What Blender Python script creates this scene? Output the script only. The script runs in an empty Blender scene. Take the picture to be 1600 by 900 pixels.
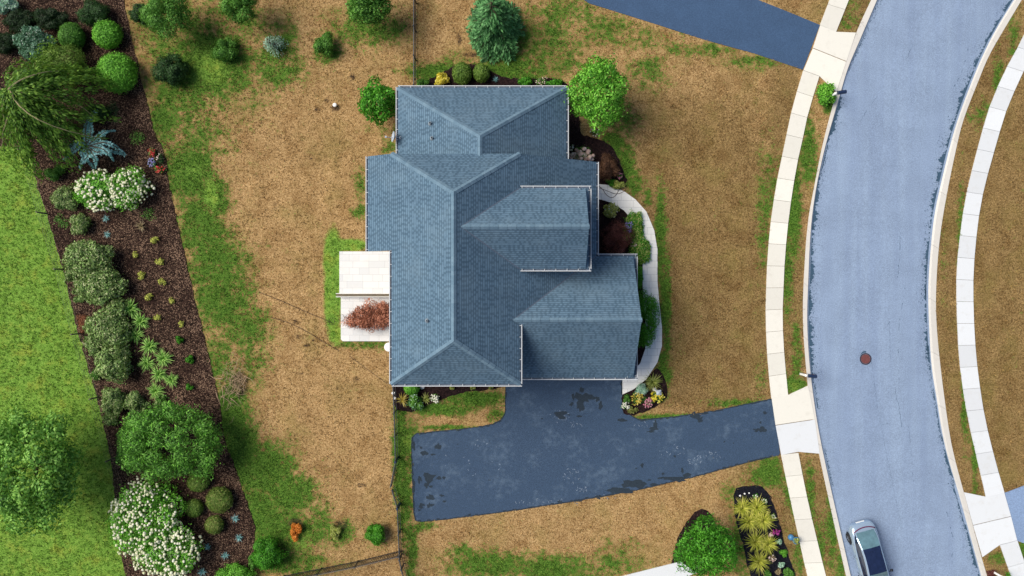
import bpy, bmesh, math, random
import numpy as np
from mathutils import Vector, Matrix

# ---------------------------------------------------------------- camera, sky, sun, exposure
scene = bpy.context.scene
COL = scene.collection
S = 25.0          # pixels of the 1600 px photo per metre on the ground
H = 50.0          # height of the drone
cam_d = bpy.data.cameras.new('camera'); cam = bpy.data.objects.new('camera', cam_d); COL.objects.link(cam)
cam.location = (0, 0, H); cam.rotation_euler = (0, 0, 0)
cam_d.sensor_width = 36.0; cam_d.lens = 36.0 * H / (1600 / S); cam_d.clip_end = 2000
scene.camera = cam
SUN_AZ = math.radians(-72); SUN_EL = math.radians(50)       # azimuth from +Y (photo up) towards +X
sd = Vector((math.sin(SUN_AZ) * math.cos(SUN_EL), math.cos(SUN_AZ) * math.cos(SUN_EL), math.sin(SUN_EL)))
w = bpy.data.worlds.new('World'); scene.world = w; w.use_nodes = True
nt = w.node_tree
sky = nt.nodes.new('ShaderNodeTexSky'); sky.sky_type = 'NISHITA'; sky.sun_disc = False
sky.sun_elevation = SUN_EL; sky.sun_rotation = SUN_AZ; sky.air_density = 1.0; sky.dust_density = 2.5
bg = nt.nodes['Background']; bg.inputs['Strength'].default_value = 0.036
nt.links.new(sky.outputs[0], bg.inputs['Color'])
sun_d = bpy.data.lights.new('sun', 'SUN'); sun_d.energy = 1.5; sun_d.angle = math.radians(42); sun_d.color = (1.0, 0.93, 0.82)
sun = bpy.data.objects.new('sun', sun_d); COL.objects.link(sun); sun.rotation_euler = sd.to_track_quat('Z', 'Y').to_euler()
sun.location = (-30, 20, 60)
scene.view_settings.view_transform = 'Standard'; scene.view_settings.look = 'None'
scene.view_settings.exposure = 1.54; scene.view_settings.gamma = 1.0

# ---------------------------------------------------------------- helpers
rng = np.random.default_rng(7); random.seed(7)
def W(px, py, z=0.0):
    f = (H - z) / H / S
    return ((px - 800) * f, (450 - py) * f)
def W3(px, py, z=0.0):
    x, y = W(px, py, z); return (x, y, z)
def tag(o, label=None, cat=None, group=None, kind=None):
    if label: o['label'] = label
    if cat: o['category'] = cat
    if group: o['group'] = group
    if kind: o['kind'] = kind
    return o
def thing(name, label, cat, loc=(0, 0, 0), rz=0.0, group=None):
    o = bpy.data.objects.new(name, None); COL.objects.link(o)
    o.empty_display_size = 0.2
    o.location = loc; o.rotation_euler = (0, 0, rz)
    return tag(o, label, cat, group)
def link(name, me, parent=None, loc=None):
    o = bpy.data.objects.new(name, me); COL.objects.link(o)
    if parent: o.parent = parent
    if loc is not None: o.location = loc
    return o
def mk(name, V, F, mats, parent=None, mi=None, smooth=False, loc=None):
    me = bpy.data.meshes.new(name)
    V = np.asarray(V, dtype=np.float32).reshape(-1, 3)
    if isinstance(F, np.ndarray):
        k = F.shape[1]; n = len(F)
        me.vertices.add(len(V)); me.vertices.foreach_set('co', V.ravel())
        me.loops.add(n * k); me.loops.foreach_set('vertex_index', F.astype(np.int32).ravel())
        me.polygons.add(n); me.polygons.foreach_set('loop_start', np.arange(0, n * k, k, dtype=np.int32))
        me.polygons.foreach_set('loop_total', np.full(n, k, dtype=np.int32))
        me.update(calc_edges=True)
    else:
        me.from_pydata(V.tolist(), [], F)
    if not isinstance(mats, (list, tuple)): mats = [mats]
    for m in mats: me.materials.append(m)
    if mi is not None: me.polygons.foreach_set('material_index', np.asarray(mi, dtype=np.int32))
    if smooth: me.polygons.foreach_set('use_smooth', np.ones(len(me.polygons), dtype=bool))
    me.update()
    return link(name, me, parent, loc)
class MB:
    """collects simple solids, builds ONE mesh object"""
    def __init__(s): s.V = []; s.F = []; s.M = []
    def add(s, V, F, m=0):
        o = len(s.V); s.V += [tuple(v) for v in V]; s.F += [[i + o for i in f] for f in F]; s.M += [m] * len(F); return s
    def box(s, x0, x1, y0, y1, z0, z1, m=0):
        V = [(x0,y0,z0),(x1,y0,z0),(x1,y1,z0),(x0,y1,z0),(x0,y0,z1),(x1,y0,z1),(x1,y1,z1),(x0,y1,z1)]
        return s.add(V, [[3,2,1,0],[4,5,6,7],[0,1,5,4],[1,2,6,5],[2,3,7,6],[3,0,4,7]], m)
    def beam(s, a, b, wd, ht, m=0, up=(0, 0, 1)):
        a = Vector(a); b = Vector(b); d = (b - a).normalized(); u = Vector(up)
        if abs(d.dot(u)) > .99: u = Vector((1, 0, 0))
        r = d.cross(u).normalized(); u = r.cross(d).normalized()
        V = []
        for p in (a, b):
            for (i, j) in ((-1,-1),(1,-1),(1,1),(-1,1)): V.append(p + r * i * wd / 2 + u * j * ht / 2)
        return s.add(V, [[0,1,2,3],[7,6,5,4],[0,4,5,1],[1,5,6,2],[2,6,7,3],[3,7,4,0]], m)
    def tube(s, pts, rad, n=6, m=0, cap=True):
        pts = [Vector(p) for p in pts]
        if not hasattr(rad, '__len__'): rad = [rad] * len(pts)
        V = []; ref = Vector((0.13, 0.21, 1)).normalized()
        for i, p in enumerate(pts):
            d = (pts[min(i + 1, len(pts) - 1)] - pts[max(i - 1, 0)]).normalized()
            rf = ref if abs(d.dot(ref)) < .97 else Vector((1, 0, 0))
            a = d.cross(rf).normalized(); b = d.cross(a).normalized()
            for k in range(n):
                t = 2 * math.pi * k / n; V.append(p + (a * math.cos(t) + b * math.sin(t)) * rad[i])
        F = []
        for i in range(len(pts) - 1):
            for k in range(n):
                F.append([i*n+k, i*n+(k+1)%n, (i+1)*n+(k+1)%n, (i+1)*n+k])
        if cap:
            F.append(list(range(n))[::-1]); F.append([(len(pts)-1)*n+k for k in range(n)])
        return s.add(V, F, m)
    def prism(s, pts, z0, z1, m=0, mside=None):
        n = len(pts)
        V = [(p[0], p[1], z0) for p in pts] + [(p[0], p[1], z1) for p in pts]
        a = sum(pts[i][0]*pts[(i+1)%n][1]-pts[(i+1)%n][0]*pts[i][1] for i in range(n))
        if a < 0:
            V = [(p[0], p[1], z0) for p in pts[::-1]] + [(p[0], p[1], z1) for p in pts[::-1]]
        s.add(V, [list(range(n, 2*n))], m)
        s.add(V, [list(range(n))[::-1]] + [[i, (i+1)%n, n+(i+1)%n, n+i] for i in range(n)], m if mside is None else mside)
        return s
    def lathe(s, c, prof, n=12, m=0):
        V = []
        for (r, z) in prof:
            for k in range(n):
                t = 2*math.pi*k/n; V.append((c[0]+r*math.cos(t), c[1]+r*math.sin(t), c[2]+z))
        F = []
        for i in range(len(prof)-1):
            for k in range(n): F.append([i*n+k, i*n+(k+1)%n, (i+1)*n+(k+1)%n, (i+1)*n+k])
        F.append(list(range(n))[::-1]); F.append([(len(prof)-1)*n+k for k in range(n)])
        return s.add(V, F, m)
    def build(s, name, mats, parent=None, smooth=False, loc=None):
        return mk(name, s.V, s.F, mats, parent, s.M, smooth, loc)
def copy_tree(o, parent=None):
    c = o.copy(); COL.objects.link(c)
    if parent: c.parent = parent
    for ch in list(o.children): copy_tree(ch, c)
    return c
def inside(px, py, poly):
    poly = np.asarray(poly, float); x0 = poly[:, 0]; y0 = poly[:, 1]; x1 = np.roll(x0, -1); y1 = np.roll(y0, -1)
    r = np.zeros(px.shape, bool)
    for a, b, c, d in zip(x0, y0, x1, y1):
        if b == d: continue
        k = ((b > py) != (d > py)) & (px < (c - a) * (py - b) / (d - b) + a)
        r ^= k
    return r
def resample(pl, step):
    p = np.asarray(pl, float); seg = np.hypot(*np.diff(p, axis=0).T); t = np.concatenate([[0], np.cumsum(seg)])
    n = max(1, int(round(t[-1] / step))); u = np.linspace(0, t[-1], n + 1)
    return np.stack([np.interp(u, t, p[:, 0]), np.interp(u, t, p[:, 1])], 1)
def smoothline(pl, it=2):
    p = np.asarray(pl, float)
    for _ in range(it):
        q = [p[0]]
        for a, b in zip(p[:-1], p[1:]): q += [a * .75 + b * .25, a * .25 + b * .75]
        p = np.array(q + [p[-1]])
    return p
def smoothpoly(pl, it=2):
    p = np.asarray(pl, float)
    for _ in range(it):
        q = []
        for a, b in zip(p, np.roll(p, -1, 0)): q += [a * .75 + b * .25, a * .25 + b * .75]
        p = np.array(q)
    return p
def wob(pl, amp, step=6, seed=0):
    r = np.random.default_rng(seed); p = np.asarray(pl, float); p = np.vstack([p, p[:1]])
    q = resample(p, step)[:-1]; return q + r.normal(0, amp, q.shape)

# ---------------------------------------------------------------- materials
class N:
    def __init__(s, name):
        s.m = bpy.data.materials.new(name); s.m.use_nodes = True; s.t = s.m.node_tree
        s.b = s.t.nodes['Principled BSDF']; s.out = s.t.nodes['Material Output']; s.tc = None
    def n(s, typ, **kw):
        x = s.t.nodes.new(typ)
        for k, v in kw.items(): setattr(x, k, v)
        return x
    def put(s, sock, v):
        if hasattr(v, 'is_output') or isinstance(v, bpy.types.NodeSocket): s.t.links.new(v, sock)
        else:
            if hasattr(sock.default_value, '__len__') and not hasattr(v, '__len__'): v = (v,) * len(sock.default_value)
            if hasattr(sock.default_value, '__len__') and len(v) == 3 and len(sock.default_value) == 4: v = (*v, 1)
            sock.default_value = v
    def co(s, out='Object'):
        if not s.tc: s.tc = s.n('ShaderNodeTexCoord')
        return s.tc.outputs[out]
    def noise(s, scale, detail=3, rough=.6, vec=None, dist=0):
        x = s.n('ShaderNodeTexNoise'); s.put(x.inputs['Vector'], vec if vec is not None else s.co())
        s.put(x.inputs['Scale'], scale); s.put(x.inputs['Detail'], detail); s.put(x.inputs['Roughness'], rough); s.put(x.inputs['Distortion'], dist)
        return x.outputs['Fac']
    def voro(s, scale, out='Color', vec=None):
        x = s.n('ShaderNodeTexVoronoi'); s.put(x.inputs['Vector'], vec if vec is not None else s.co()); s.put(x.inputs['Scale'], scale)
        return x.outputs[out]
    def math(s, op, a, b=0.0, c=0.0, clamp=False):
        x = s.n('ShaderNodeMath', operation=op); x.use_clamp = clamp
        s.put(x.inputs[0], a); s.put(x.inputs[1], b); s.put(x.inputs[2], c); return x.outputs[0]
    def mr(s, v, a, b, c=0.0, d=1.0, smooth=True):
        x = s.n('ShaderNodeMapRange'); x.interpolation_type = 'SMOOTHSTEP' if smooth else 'LINEAR'
        for k, q in zip(range(5), (v, a, b, c, d)): s.put(x.inputs[k], q)
        return x.outputs[0]
    def mix(s, f, a, b, blend='MIX'):
        x = s.n('ShaderNodeMix', data_type='RGBA', blend_type=blend); x.clamp_factor = True
        s.put(x.inputs[0], f); s.put(x.inputs[6], a); s.put(x.inputs[7], b); return x.outputs[2]
    def ramp(s, f, stops):
        x = s.n('ShaderNodeValToRGB'); e = x.color_ramp.elements
        while len(e) < len(stops): e.new(.5)
        for el, (p, c) in zip(e, stops): el.position = p; el.color = (*c, 1)
        s.put(x.inputs[0], f); return x.outputs[0]
    def isl(s): return s.n('ShaderNodeNewGeometry').outputs['Random Per Island']
    def attr(s, name, out='Color'): return s.n('ShaderNodeAttribute', attribute_name=name).outputs[out]
    def bump(s, h, strength=.3, dist=.02):
        x = s.n('ShaderNodeBump'); s.put(x.inputs['Height'], h); x.inputs['Strength'].default_value = strength; x.inputs['Distance'].default_value = dist
        s.t.links.new(x.outputs[0], s.b.inputs['Normal']); return x
    def fin(s, col, rough=.8, metal=0.0, spec=.3):
        s.put(s.b.inputs['Base Color'], col); s.put(s.b.inputs['Roughness'], rough); s.put(s.b.inputs['Metallic'], metal)
        s.b.inputs['Specular IOR Level'].default_value = spec
        return s.m
def plain(name, c, rough=.6, metal=0.0, var=.15, scale=6, spec=.4):
    n = N(name); f = n.noise(scale, 4)
    return n.fin(n.mix(f, tuple(x * (1 - var) for x in c), tuple(x * (1 + var) for x in c)), rough, metal, spec)
def foliage(name, pal, trans=.25, vs=1.3):
    n = N(name)
    f = n.math('ADD', n.math('MULTIPLY', n.isl(), .75), n.math('MULTIPLY', n.math('SUBTRACT', n.noise(vs, 2), .37), .9))
    c = n.ramp(f, [(0.10, pal[0]), (.48, pal[1]), (.86, pal[2])])
    n.fin(c, .55, 0, .25)
    t = n.n('ShaderNodeBsdfTranslucent'); n.put(t.inputs[0], n.mix(.5, c, (pal[2][0]*1.2, pal[2][1]*1.2, pal[2][2]*.8)))
    mx = n.n('ShaderNodeMixShader'); mx.inputs[0].default_value = trans
    n.t.links.new(n.b.outputs[0], mx.inputs[1]); n.t.links.new(t.outputs[0], mx.inputs[2]); n.t.links.new(mx.outputs[0], n.out.inputs[0])
    return n.m
def asphalt(name, c, speck=.35, mott=.25, worn=None, streak=False):
    n = N(name)
    a = n.noise(55, 3, .7); b = n.noise(.55, 4, .6); d = n.noise(3.1, 3, .6)
    col = n.mix(n.mr(a, .3, .7), tuple(x*(1-speck) for x in c), tuple(x*(1+speck) for x in c))
    col = n.mix(n.mr(b, .3, .7), col, tuple(x*(1+mott) for x in c)) if worn is None else n.mix(n.math('MULTIPLY', n.mr(n.math('ADD', n.math('MULTIPLY', b, .6), n.math('MULTIPLY', d, .4)), .48, .68), .6), col, worn)
    col = n.mix(1.0, col, n.ramp(n.noise(15, 3, .85), [(.36, (.80, .80, .80)), (.64, (1.20, 1.20, 1.20))]), 'MULTIPLY')
    if streak:
        mp = n.n('ShaderNodeMapping'); n.put(mp.inputs['Vector'], n.co()); mp.inputs['Scale'].default_value = (1.3, .07, 1)
        col = n.mix(1.0, col, n.ramp(n.noise(1.0, 4, .6, mp.outputs[0]), [(.35, (.92, .92, .94)), (.65, (1.06, 1.05, 1.03))]), 'MULTIPLY')
        col = n.mix(n.math('MULTIPLY', n.mr(n.noise(9, 5, .8), .62, .72), .35), col, tuple(x*.5 for x in c))
    n.bump(a, .25, .006)
    return n.fin(col, .85, 0, .25)
def concrete(name, c, var=.1, stain=(.45, .42, .36)):
    n = N(name)
    col = n.mix(n.isl(), tuple(x*(1-var) for x in c), tuple(min(.85, x*(1+var*.6)) for x in c))
    col = n.mix(n.math('MULTIPLY', n.mr(n.noise(2.2, 5, .65), .5, .8), .3), col, stain)
    f = n.noise(38, 3); n.bump(f, .2, .004)
    col = n.mix(n.math('MULTIPLY', n.mr(f, .35, .65), .18), col, tuple(x*.6 for x in c))
    return n.fin(col, .85, 0, .25)

def lawn_mat(name, blades):
    n = N(name)
    at = n.n('ShaderNodeAttribute', attribute_name='mask')
    sp = n.n('ShaderNodeSeparateColor'); n.t.links.new(at.outputs['Color'], sp.inputs[0])
    G, L, T = sp.outputs[0], sp.outputs[1], sp.outputs[2]; soil = at.outputs['Alpha']
    n1 = n.noise(.9, 5, .65); n2 = n.noise(2.4, 5, .7); n3 = n.noise(10, 3, .75); n4 = n.noise(30, 2, .75)
    lo = n.math('SUBTRACT', n.math('ADD', n.math('MULTIPLY', n1, .5), n.math('MULTIPLY', n2, .8)), .65)
    hi = n.math('ADD', n.math('MULTIPLY', n.math('SUBTRACT', n3, .5), 1.5), n.math('MULTIPLY', n.math('SUBTRACT', n4, .5), .85))
    lo2 = n.math('ADD', n.math('MULTIPLY', n.math('SUBTRACT', n1, .5), 1.0), n.math('MULTIPLY', n.math('SUBTRACT', n2, .5), 1.7))
    g = n.math('ADD', n.math('ADD', n.math('MULTIPLY', G, .95), .03), n.math('ADD', lo2, hi))
    gf = n.mr(g, .34, .72)
    grain = n.math('ADD', n.math('ADD', n.math('MULTIPLY', n3, .62), n.math('MULTIPLY', n4, .55)), -.085)
    dry_l = n.ramp(grain, [(.36, DRY[0]), (.48, DRY[1]), (.62, DRY[2])])
    dry_d = n.ramp(grain, [(.36, DRYD[0]), (.48, DRYD[1]), (.62, DRYD[2])])
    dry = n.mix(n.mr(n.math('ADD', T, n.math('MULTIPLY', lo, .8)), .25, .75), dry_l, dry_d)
    olive = n.mr(n.noise(.38, 4, .65), .46, .68)
    dry = n.mix(n.math('MULTIPLY', olive, .38), dry, OLV)
    dry = n.mix(1.0, dry, n.ramp(n.noise(.75, 6, .7, dist=.6), [(.32, (.70, .64, .56)), (.5, (1, 1, 1)), (.68, (1.22, 1.22, 1.25))]), 'MULTIPLY')
    dry = n.mix(n.math('MULTIPLY', n.mr(n.noise(3.6, 3, .8, dist=.4), .60, .70), .38), dry, (.075, .050, .018))
    grn = n.ramp(grain, [(.36, GRN[0]), (.49, GRN[1]), (.63, GRN[2])])
    lush = n.ramp(n.math('ADD', n.math('MULTIPLY', grain, .7), n.math('MULTIPLY', n2, .3)), [(.38, LSH[0]), (.50, LSH[1]), (.62, LSH[2])])
    lw = n.mix(n.mr(n.math('ADD', n1, n.math('MULTIPLY', n2, .6)), .75, 1.05), lush, n.ramp(grain, [(.3, LSY[0]), (.5, LSY[1]), (.7, LSY[2])]))
    col = n.mix(gf, dry, grn)
    col = n.mix(n.mr(n.math('ADD', L, n.math('ADD', n.math('MULTIPLY', n.math('SUBTRACT', n2, .5), .7), n.math('MULTIPLY', hi, .4))), .3, .8), col, lw)
    col = n.mix(n.mr(n.math('ADD', soil, n.math('ADD', hi, n.math('MULTIPLY', n.math('SUBTRACT', n2, .5), .8))), .35, .75), col, (.045, .028, .018))
    if blades:
        col = n.mix(1.0, col, n.ramp(n.isl(), [(0, (.62, .62, .62)), (.6, (1.05, 1.05, 1.0)), (1, (1.75, 1.7, 1.5))]), 'MULTIPLY')
    else:
        n.bump(grain, .8, .05)
    return n.fin(col, .9, 0, .15)
DRY  = [(.120, .068, .025), (.320, .196, .080), (.53, .365, .180)]
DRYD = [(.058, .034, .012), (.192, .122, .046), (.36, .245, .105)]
OLV  = (.150, .125, .030)
GRN  = [(.012, .038, .004), (.050, .125, .012), (.15, .255, .038)]
LSH  = [(.052, .122, .012), (.140, .275, .034), (.255, .420, .080)]
LSY  = [(.080, .130, .012), (.215, .295, .038), (.380, .450, .095)]
M = {}
M['lawn'] = lawn_mat('lawn_ground', False); M['blades'] = lawn_mat('lawn_blades', True)
def mulch(name, dark, mid, chip, amt=.62):
    n = N(name); v = n.voro(24); sp = n.n('ShaderNodeSeparateColor'); n.t.links.new(v, sp.inputs[0])
    big = n.noise(.7, 4, .6)
    col = n.mix(n.mr(n.noise(7, 4), .35, .65), dark, mid)
    k = n.mr(n.math('ADD', sp.outputs[0], n.math('MULTIPLY', n.math('SUBTRACT', big, .5), .9)), amt, amt + .3)
    col = n.mix(k, col, chip); n.bump(n.math('ADD', sp.outputs[1], n.noise(20, 3)), .9, .04)
    return n.fin(col, .95, 0, .1)
M['mulch'] = mulch('bark_mulch', (.009, .005, .004), (.044, .024, .018), (.24, .155, .105), .68)
M['mulch_dark'] = mulch('dark_bark_mulch', (.010, .006, .007), (.028, .015, .015), (.07, .04, .038), .8)
M['mulch_black'] = mulch('black_mulch', (.005, .006, .010), (.014, .014, .022), (.04, .04, .05), .85)
M['road'] = asphalt('road_asphalt', (.205, .274, .392), .42, .12, streak=True)
M['drive'] = asphalt('sealed_driveway_asphalt', (.036, .065, .116), .5, .2, (.090, .136, .200))
M['drive_dark'] = asphalt('fresh_driveway_asphalt', (.040, .078, .150), .35, .15)
M['drive_pale'] = asphalt('pale_driveway_asphalt', (.19, .27, .42), .3, .1)
M['stain'] = asphalt('dark_sealer_stain', (.019, .031, .046), .3, .1)
M['seal'] = asphalt('road_sealant', (.038, .078, .125), .3, .1)
M['walk_l'] = concrete('warm_concrete', (.73, .715, .65), .13)
M['walk_r'] = concrete('cool_concrete', (.66, .69, .72), .11)
M['kerb'] = concrete('kerb_concrete', (.62, .60, .56), .08)
M['gutter_pan'] = concrete('gutter_concrete', (.25, .28, .32), .08)
def pavers(name, c1=(.70,.70,.69), c2=(.54,.56,.58)):
    n = N(name); b = n.n('ShaderNodeTexBrick'); b.offset = .37; b.offset_frequency = 2; b.squash = 1.6; b.squash_frequency = 3
    n.put(b.inputs['Vector'], n.co()); n.put(b.inputs['Color1'], c1); n.put(b.inputs['Color2'], c2); n.put(b.inputs['Mortar'], (.45, .45, .45))
    n.put(b.inputs['Scale'], 1.0); n.put(b.inputs['Mortar Size'], .008); n.put(b.inputs['Bias'], -.35); n.put(b.inputs['Brick Width'], .62); n.put(b.inputs['Row Height'], .42)
    col = n.mix(n.math('MULTIPLY', n.mr(n.noise(1.4, 4), .5, .75), .3), b.outputs['Color'], (.62, .60, .55))
    n.bump(n.noise(30, 3), .15, .004)
    return n.fin(col, .85, 0, .25)
M['pavers'] = pavers('pale_pavers'); M['walk_f'] = pavers('white_walk_pavers', (.85,.84,.80), (.74,.75,.75))
def shingles():
    n = N('asphalt_shingles'); uv = n.co('UV')
    sx = n.n('ShaderNodeSeparateXYZ'); n.t.links.new(uv, sx.inputs[0]); u, v = sx.outputs[0], sx.outputs[1]
    rv = n.math('DIVIDE', v, .143); row = n.math('FLOOR', rv); fr = n.math('SUBTRACT', rv, row)
    w1 = n.n('ShaderNodeTexWhiteNoise', noise_dimensions='1D'); n.put(w1.inputs['W'], row)
    cu = n.math('ADD', n.math('DIVIDE', u, .125), n.math('MULTIPLY', w1.outputs[0], 7.0)); cell = n.math('FLOOR', cu)
    cx = n.n('ShaderNodeCombineXYZ'); n.put(cx.inputs[0], cell); n.put(cx.inputs[1], row)
    w2 = n.n('ShaderNodeTexWhiteNoise', noise_dimensions='2D'); n.put(w2.inputs['Vector'], cx.outputs[0])
    par = n.math('PINGPONG', cell, 1.0)
    tooth = n.math('MULTIPLY', par, n.math('GREATER_THAN', w2.outputs[0], .28))
    col = n.mix(n.math('MULTIPLY', w2.outputs[0], .55), (.113, .190, .268), (.082, .146, .214))
    col = n.mix(n.math('MULTIPLY', tooth, .50), col, (.040, .078, .118))
    col = n.mix(n.math('MULTIPLY', n.mr(n.noise(.55, 5, .65), .42, .72), .28), col, (.165, .240, .300))
    st_ = n.n('ShaderNodeMapping'); n.put(st_.inputs['Vector'], uv); st_.inputs['Scale'].default_value = (2.2, .16, 1)
    col = n.mix(1.0, col, n.ramp(n.noise(1.0, 4, .65, st_.outputs[0]), [(.3, (.90, .90, .91)), (.7, (1.09, 1.08, 1.07))]), 'MULTIPLY')
    col = n.mix(n.math('MULTIPLY', n.mr(fr, .32, .08), .80), col, (.026, .054, .090))
    col = n.mix(1.0, col, n.ramp(n.noise(50, 2, .7, uv), [(.3, (.78, .78, .78)), (.7, (1.2, 1.2, 1.2))]), 'MULTIPLY')
    n.bump(n.math('ADD', fr, n.math('MULTIPLY', tooth, -.4)), .4, .010)
    return n.fin(col, .9, 0, .2)
M['shingle'] = shingles()
def capmat():
    n = N('ridge_shingles'); col = n.mix(n.isl(), (.104, .174, .242), (.142, .222, .294))
    col = n.mix(1.0, col, n.ramp(n.noise(40, 2, .7), [(.3, (.8, .8, .8)), (.7, (1.2, 1.2, 1.2))]), 'MULTIPLY')
    return n.fin(col, .9, 0, .2)
M['cap'] = capmat()
M['trim'] = plain('white_trim', (.78, .78, .77), .5, 0, .06)
M['gutter'] = plain('grey_white_gutter', (.52, .55, .58), .5, 0, .08)
M['gut_in'] = plain('gutter_inside', (.09, .12, .17), .7, 0, .3)
def siding():
    n = N('grey_lap_siding'); wv = n.n('ShaderNodeTexWave'); wv.bands_direction = 'Z'; wv.wave_profile = 'SAW'
    n.put(wv.inputs['Vector'], n.co()); n.put(wv.inputs['Scale'], 1.6); n.bump(wv.outputs['Fac'], .5, .02)
    return n.fin(n.mix(n.noise(3), (.40, .42, .43), (.47, .49, .50)), .7, 0, .3)
M['siding'] = siding()
def stone():
    n = N('stone_veneer'); v = n.voro(3.2); col = n.mix(.8, v, (.30, .27, .24)); n.bump(n.voro(3.2, 'Distance'), .5, .03)
    return n.fin(col, .9, 0, .2)
M['stone'] = stone()
M['glass'] = plain('window_glass', (.03, .045, .06), .08, 0, .2, 2, .8)
M['door_white'] = plain('painted_door', (.72, .72, .70), .45, 0, .04)
M['door_red'] = plain('dark_front_door', (.07, .03, .025), .45, 0, .1)
M['steel'] = plain('galvanised_steel', (.45, .48, .52), .35, .8, .1, 9)
M['vent'] = plain('dull_vent_metal', (.16, .20, .24), .6, .3, .2)
M['grey'] = plain('grey_plastic', (.33, .38, .44), .45, 0, .1)
M['white_p'] = plain('white_plastic', (.80, .80, .78), .4, 0, .04)
M['black'] = plain('black_powdercoat', (.010, .013, .020), .45, 0, .2)
M['fence'] = plain('dark_aluminium', (.030, .036, .042), .4, .3, .2)
M['fence_hi'] = plain('rail_highlight', (.10, .11, .12), .4, .4, .2)  # lighter top rails and caps: a highlight painted into the colour
M['navy'] = plain('navy_metal', (.015, .030, .075), .35, 0, .2)
M['bark'] = plain('tree_bark', (.12, .085, .06), .9, 0, .4, 14, .1)
M['pale_bark'] = plain('pale_branch_bark', (.36, .30, .17), .9, 0, .3, 14, .1)
M['twig'] = plain('dry_twigs', (.40, .29, .19), .9, 0, .4, 10, .1)
M['wood'] = plain('weathered_wood', (.16, .12, .085), .85, 0, .5, 8, .15)
M['post'] = plain('fence_post_wood', (.16, .15, .11), .9, 0, .4, 8, .1)
M['wire'] = plain('fence_wire', (.10, .12, .08), .6, .2, .2)
M['cord'] = plain('dark_cord', (.06, .035, .025), .8, 0, .2)
M['rust'] = plain('rusty_iron', (.16, .055, .055), .8, .2, .6, 22)
M['iron'] = plain('dark_iron', (.035, .028, .040), .7, .3, .4, 20)
M['tire'] = plain('tyre_rubber', (.015, .015, .017), .85, 0, .2)
M['paint'] = plain('silver_car_paint', (.40, .52, .66), .22, .5, .03, 2, .6)
M['carglass'] = plain('tinted_car_glass', (.012, .022, .05), .06, 0, .3, 2, .9)
M['carglass2'] = plain('pale_car_glass', (.10, .19, .23), .06, 0, .5, 3, .9)
M['carroof'] = plain('dark_glass_roof', (.010, .018, .055), .10, 0, .5, 4, .8)
M['taillight'] = plain('red_lamp_lens', (.12, .008, .05), .2, 0, .2)
M['lamp'] = plain('clear_lamp_lens', (.6, .65, .68), .1, 0, .1)
M['stone_w'] = plain('white_stone', (.72, .72, .72), .8, 0, .12)
M['pot_blue'] = plain('blue_glazed_pot', (.06, .20, .38), .35, 0, .2)
PAL = dict(
 bright=[(.022,.085,.006),(.065,.205,.016),(.16,.37,.05)],
 vivid=[(.012,.065,.004),(.035,.155,.008),(.085,.27,.025)],
 mid=[(.014,.050,.006),(.040,.115,.014),(.10,.22,.040)],
 dark=[(.006,.022,.005),(.016,.050,.012),(.045,.105,.030)],
 black=[(.004,.012,.004),(.010,.028,.009),(.026,.055,.018)],
 olive=[(.022,.045,.010),(.065,.115,.030),(.17,.25,.085)],
 box=[(.022,.050,.006),(.062,.120,.016),(.15,.22,.05)],
 boxtip=[(.05,.06,.01),(.12,.15,.03),(.34,.33,.12)],
 willow=[(.014,.040,.005),(.045,.105,.012),(.125,.215,.032)],
 maple=[(.022,.070,.010),(.062,.160,.022),(.165,.300,.060)],
 spruce=[(.008,.034,.010),(.024,.085,.024),(.085,.210,.075)],
 teal=[(.020,.060,.060),(.060,.140,.150),(.16,.29,.31)],
 pale=[(.10,.22,.14),(.24,.42,.30),(.50,.70,.55)],
 varieg=[(.010,.032,.014),(.030,.085,.045),(.13,.24,.17)],
 whitish=[(.35,.45,.36),(.60,.66,.60),(.80,.82,.78)],
 lime=[(.30,.34,.05),(.50,.54,.11),(.68,.70,.24)],
 day=[(.035,.11,.014),(.115,.25,.040),(.30,.45,.12)],
 ygrass=[(.13,.17,.012),(.33,.36,.045),(.58,.55,.14)],
 ygreen=[(.10,.14,.02),(.25,.30,.06),(.48,.50,.18)],
 red=[(.018,.009,.006),(.050,.024,.014),(.105,.058,.032)],
 redder=[(.020,.006,.006),(.052,.017,.014),(.11,.042,.034)],
 dead=[(.06,.022,.014),(.22,.082,.048),(.42,.20,.13)],
 rusty=[(.14,.05,.02),(.30,.11,.05),(.45,.20,.10)],
 orange=[(.40,.12,.01),(.65,.22,.025),(.80,.36,.08)],
 yellow=[(.45,.38,.02),(.72,.62,.05),(.82,.76,.22)],
 gold=[(.36,.28,.03),(.62,.50,.08),(.80,.70,.28)],
 white=[(.62,.64,.52),(.76,.77,.66),(.84,.84,.78)],
 cream=[(.68,.70,.46),(.80,.81,.60),(.85,.85,.74)],
 olivetip=[(.16,.21,.08),(.30,.36,.16),(.48,.53,.28)],
 pink=[(.35,.10,.16),(.58,.22,.30),(.76,.44,.50)],
 blush=[(.55,.36,.32),(.74,.56,.50),(.83,.74,.68)],
 magenta=[(.16,.01,.12),(.32,.02,.22),(.50,.10,.34)],
 purple=[(.14,.12,.34),(.28,.26,.55),(.46,.44,.72)],
 scarlet=[(.35,.02,.02),(.60,.05,.05),(.72,.16,.14)],
 tan=[(.16,.12,.06),(.32,.25,.13),(.50,.42,.26)],
 mint=[(.10,.26,.16),(.30,.50,.36),(.62,.78,.66)],
)
GAIN = dict(bright=1.8, vivid=1.65, mid=2.0, dark=1.5, black=1.5, olive=2.3, box=2.0, willow=1.95, maple=1.9, spruce=2.0, teal=3.2, varieg=2.0, day=1.7, ygrass=1.35, ygreen=1.3, red=2.4, redder=2.6, dead=1.7, boxtip=1.3, mint=1.2, lime=1.1)
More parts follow.
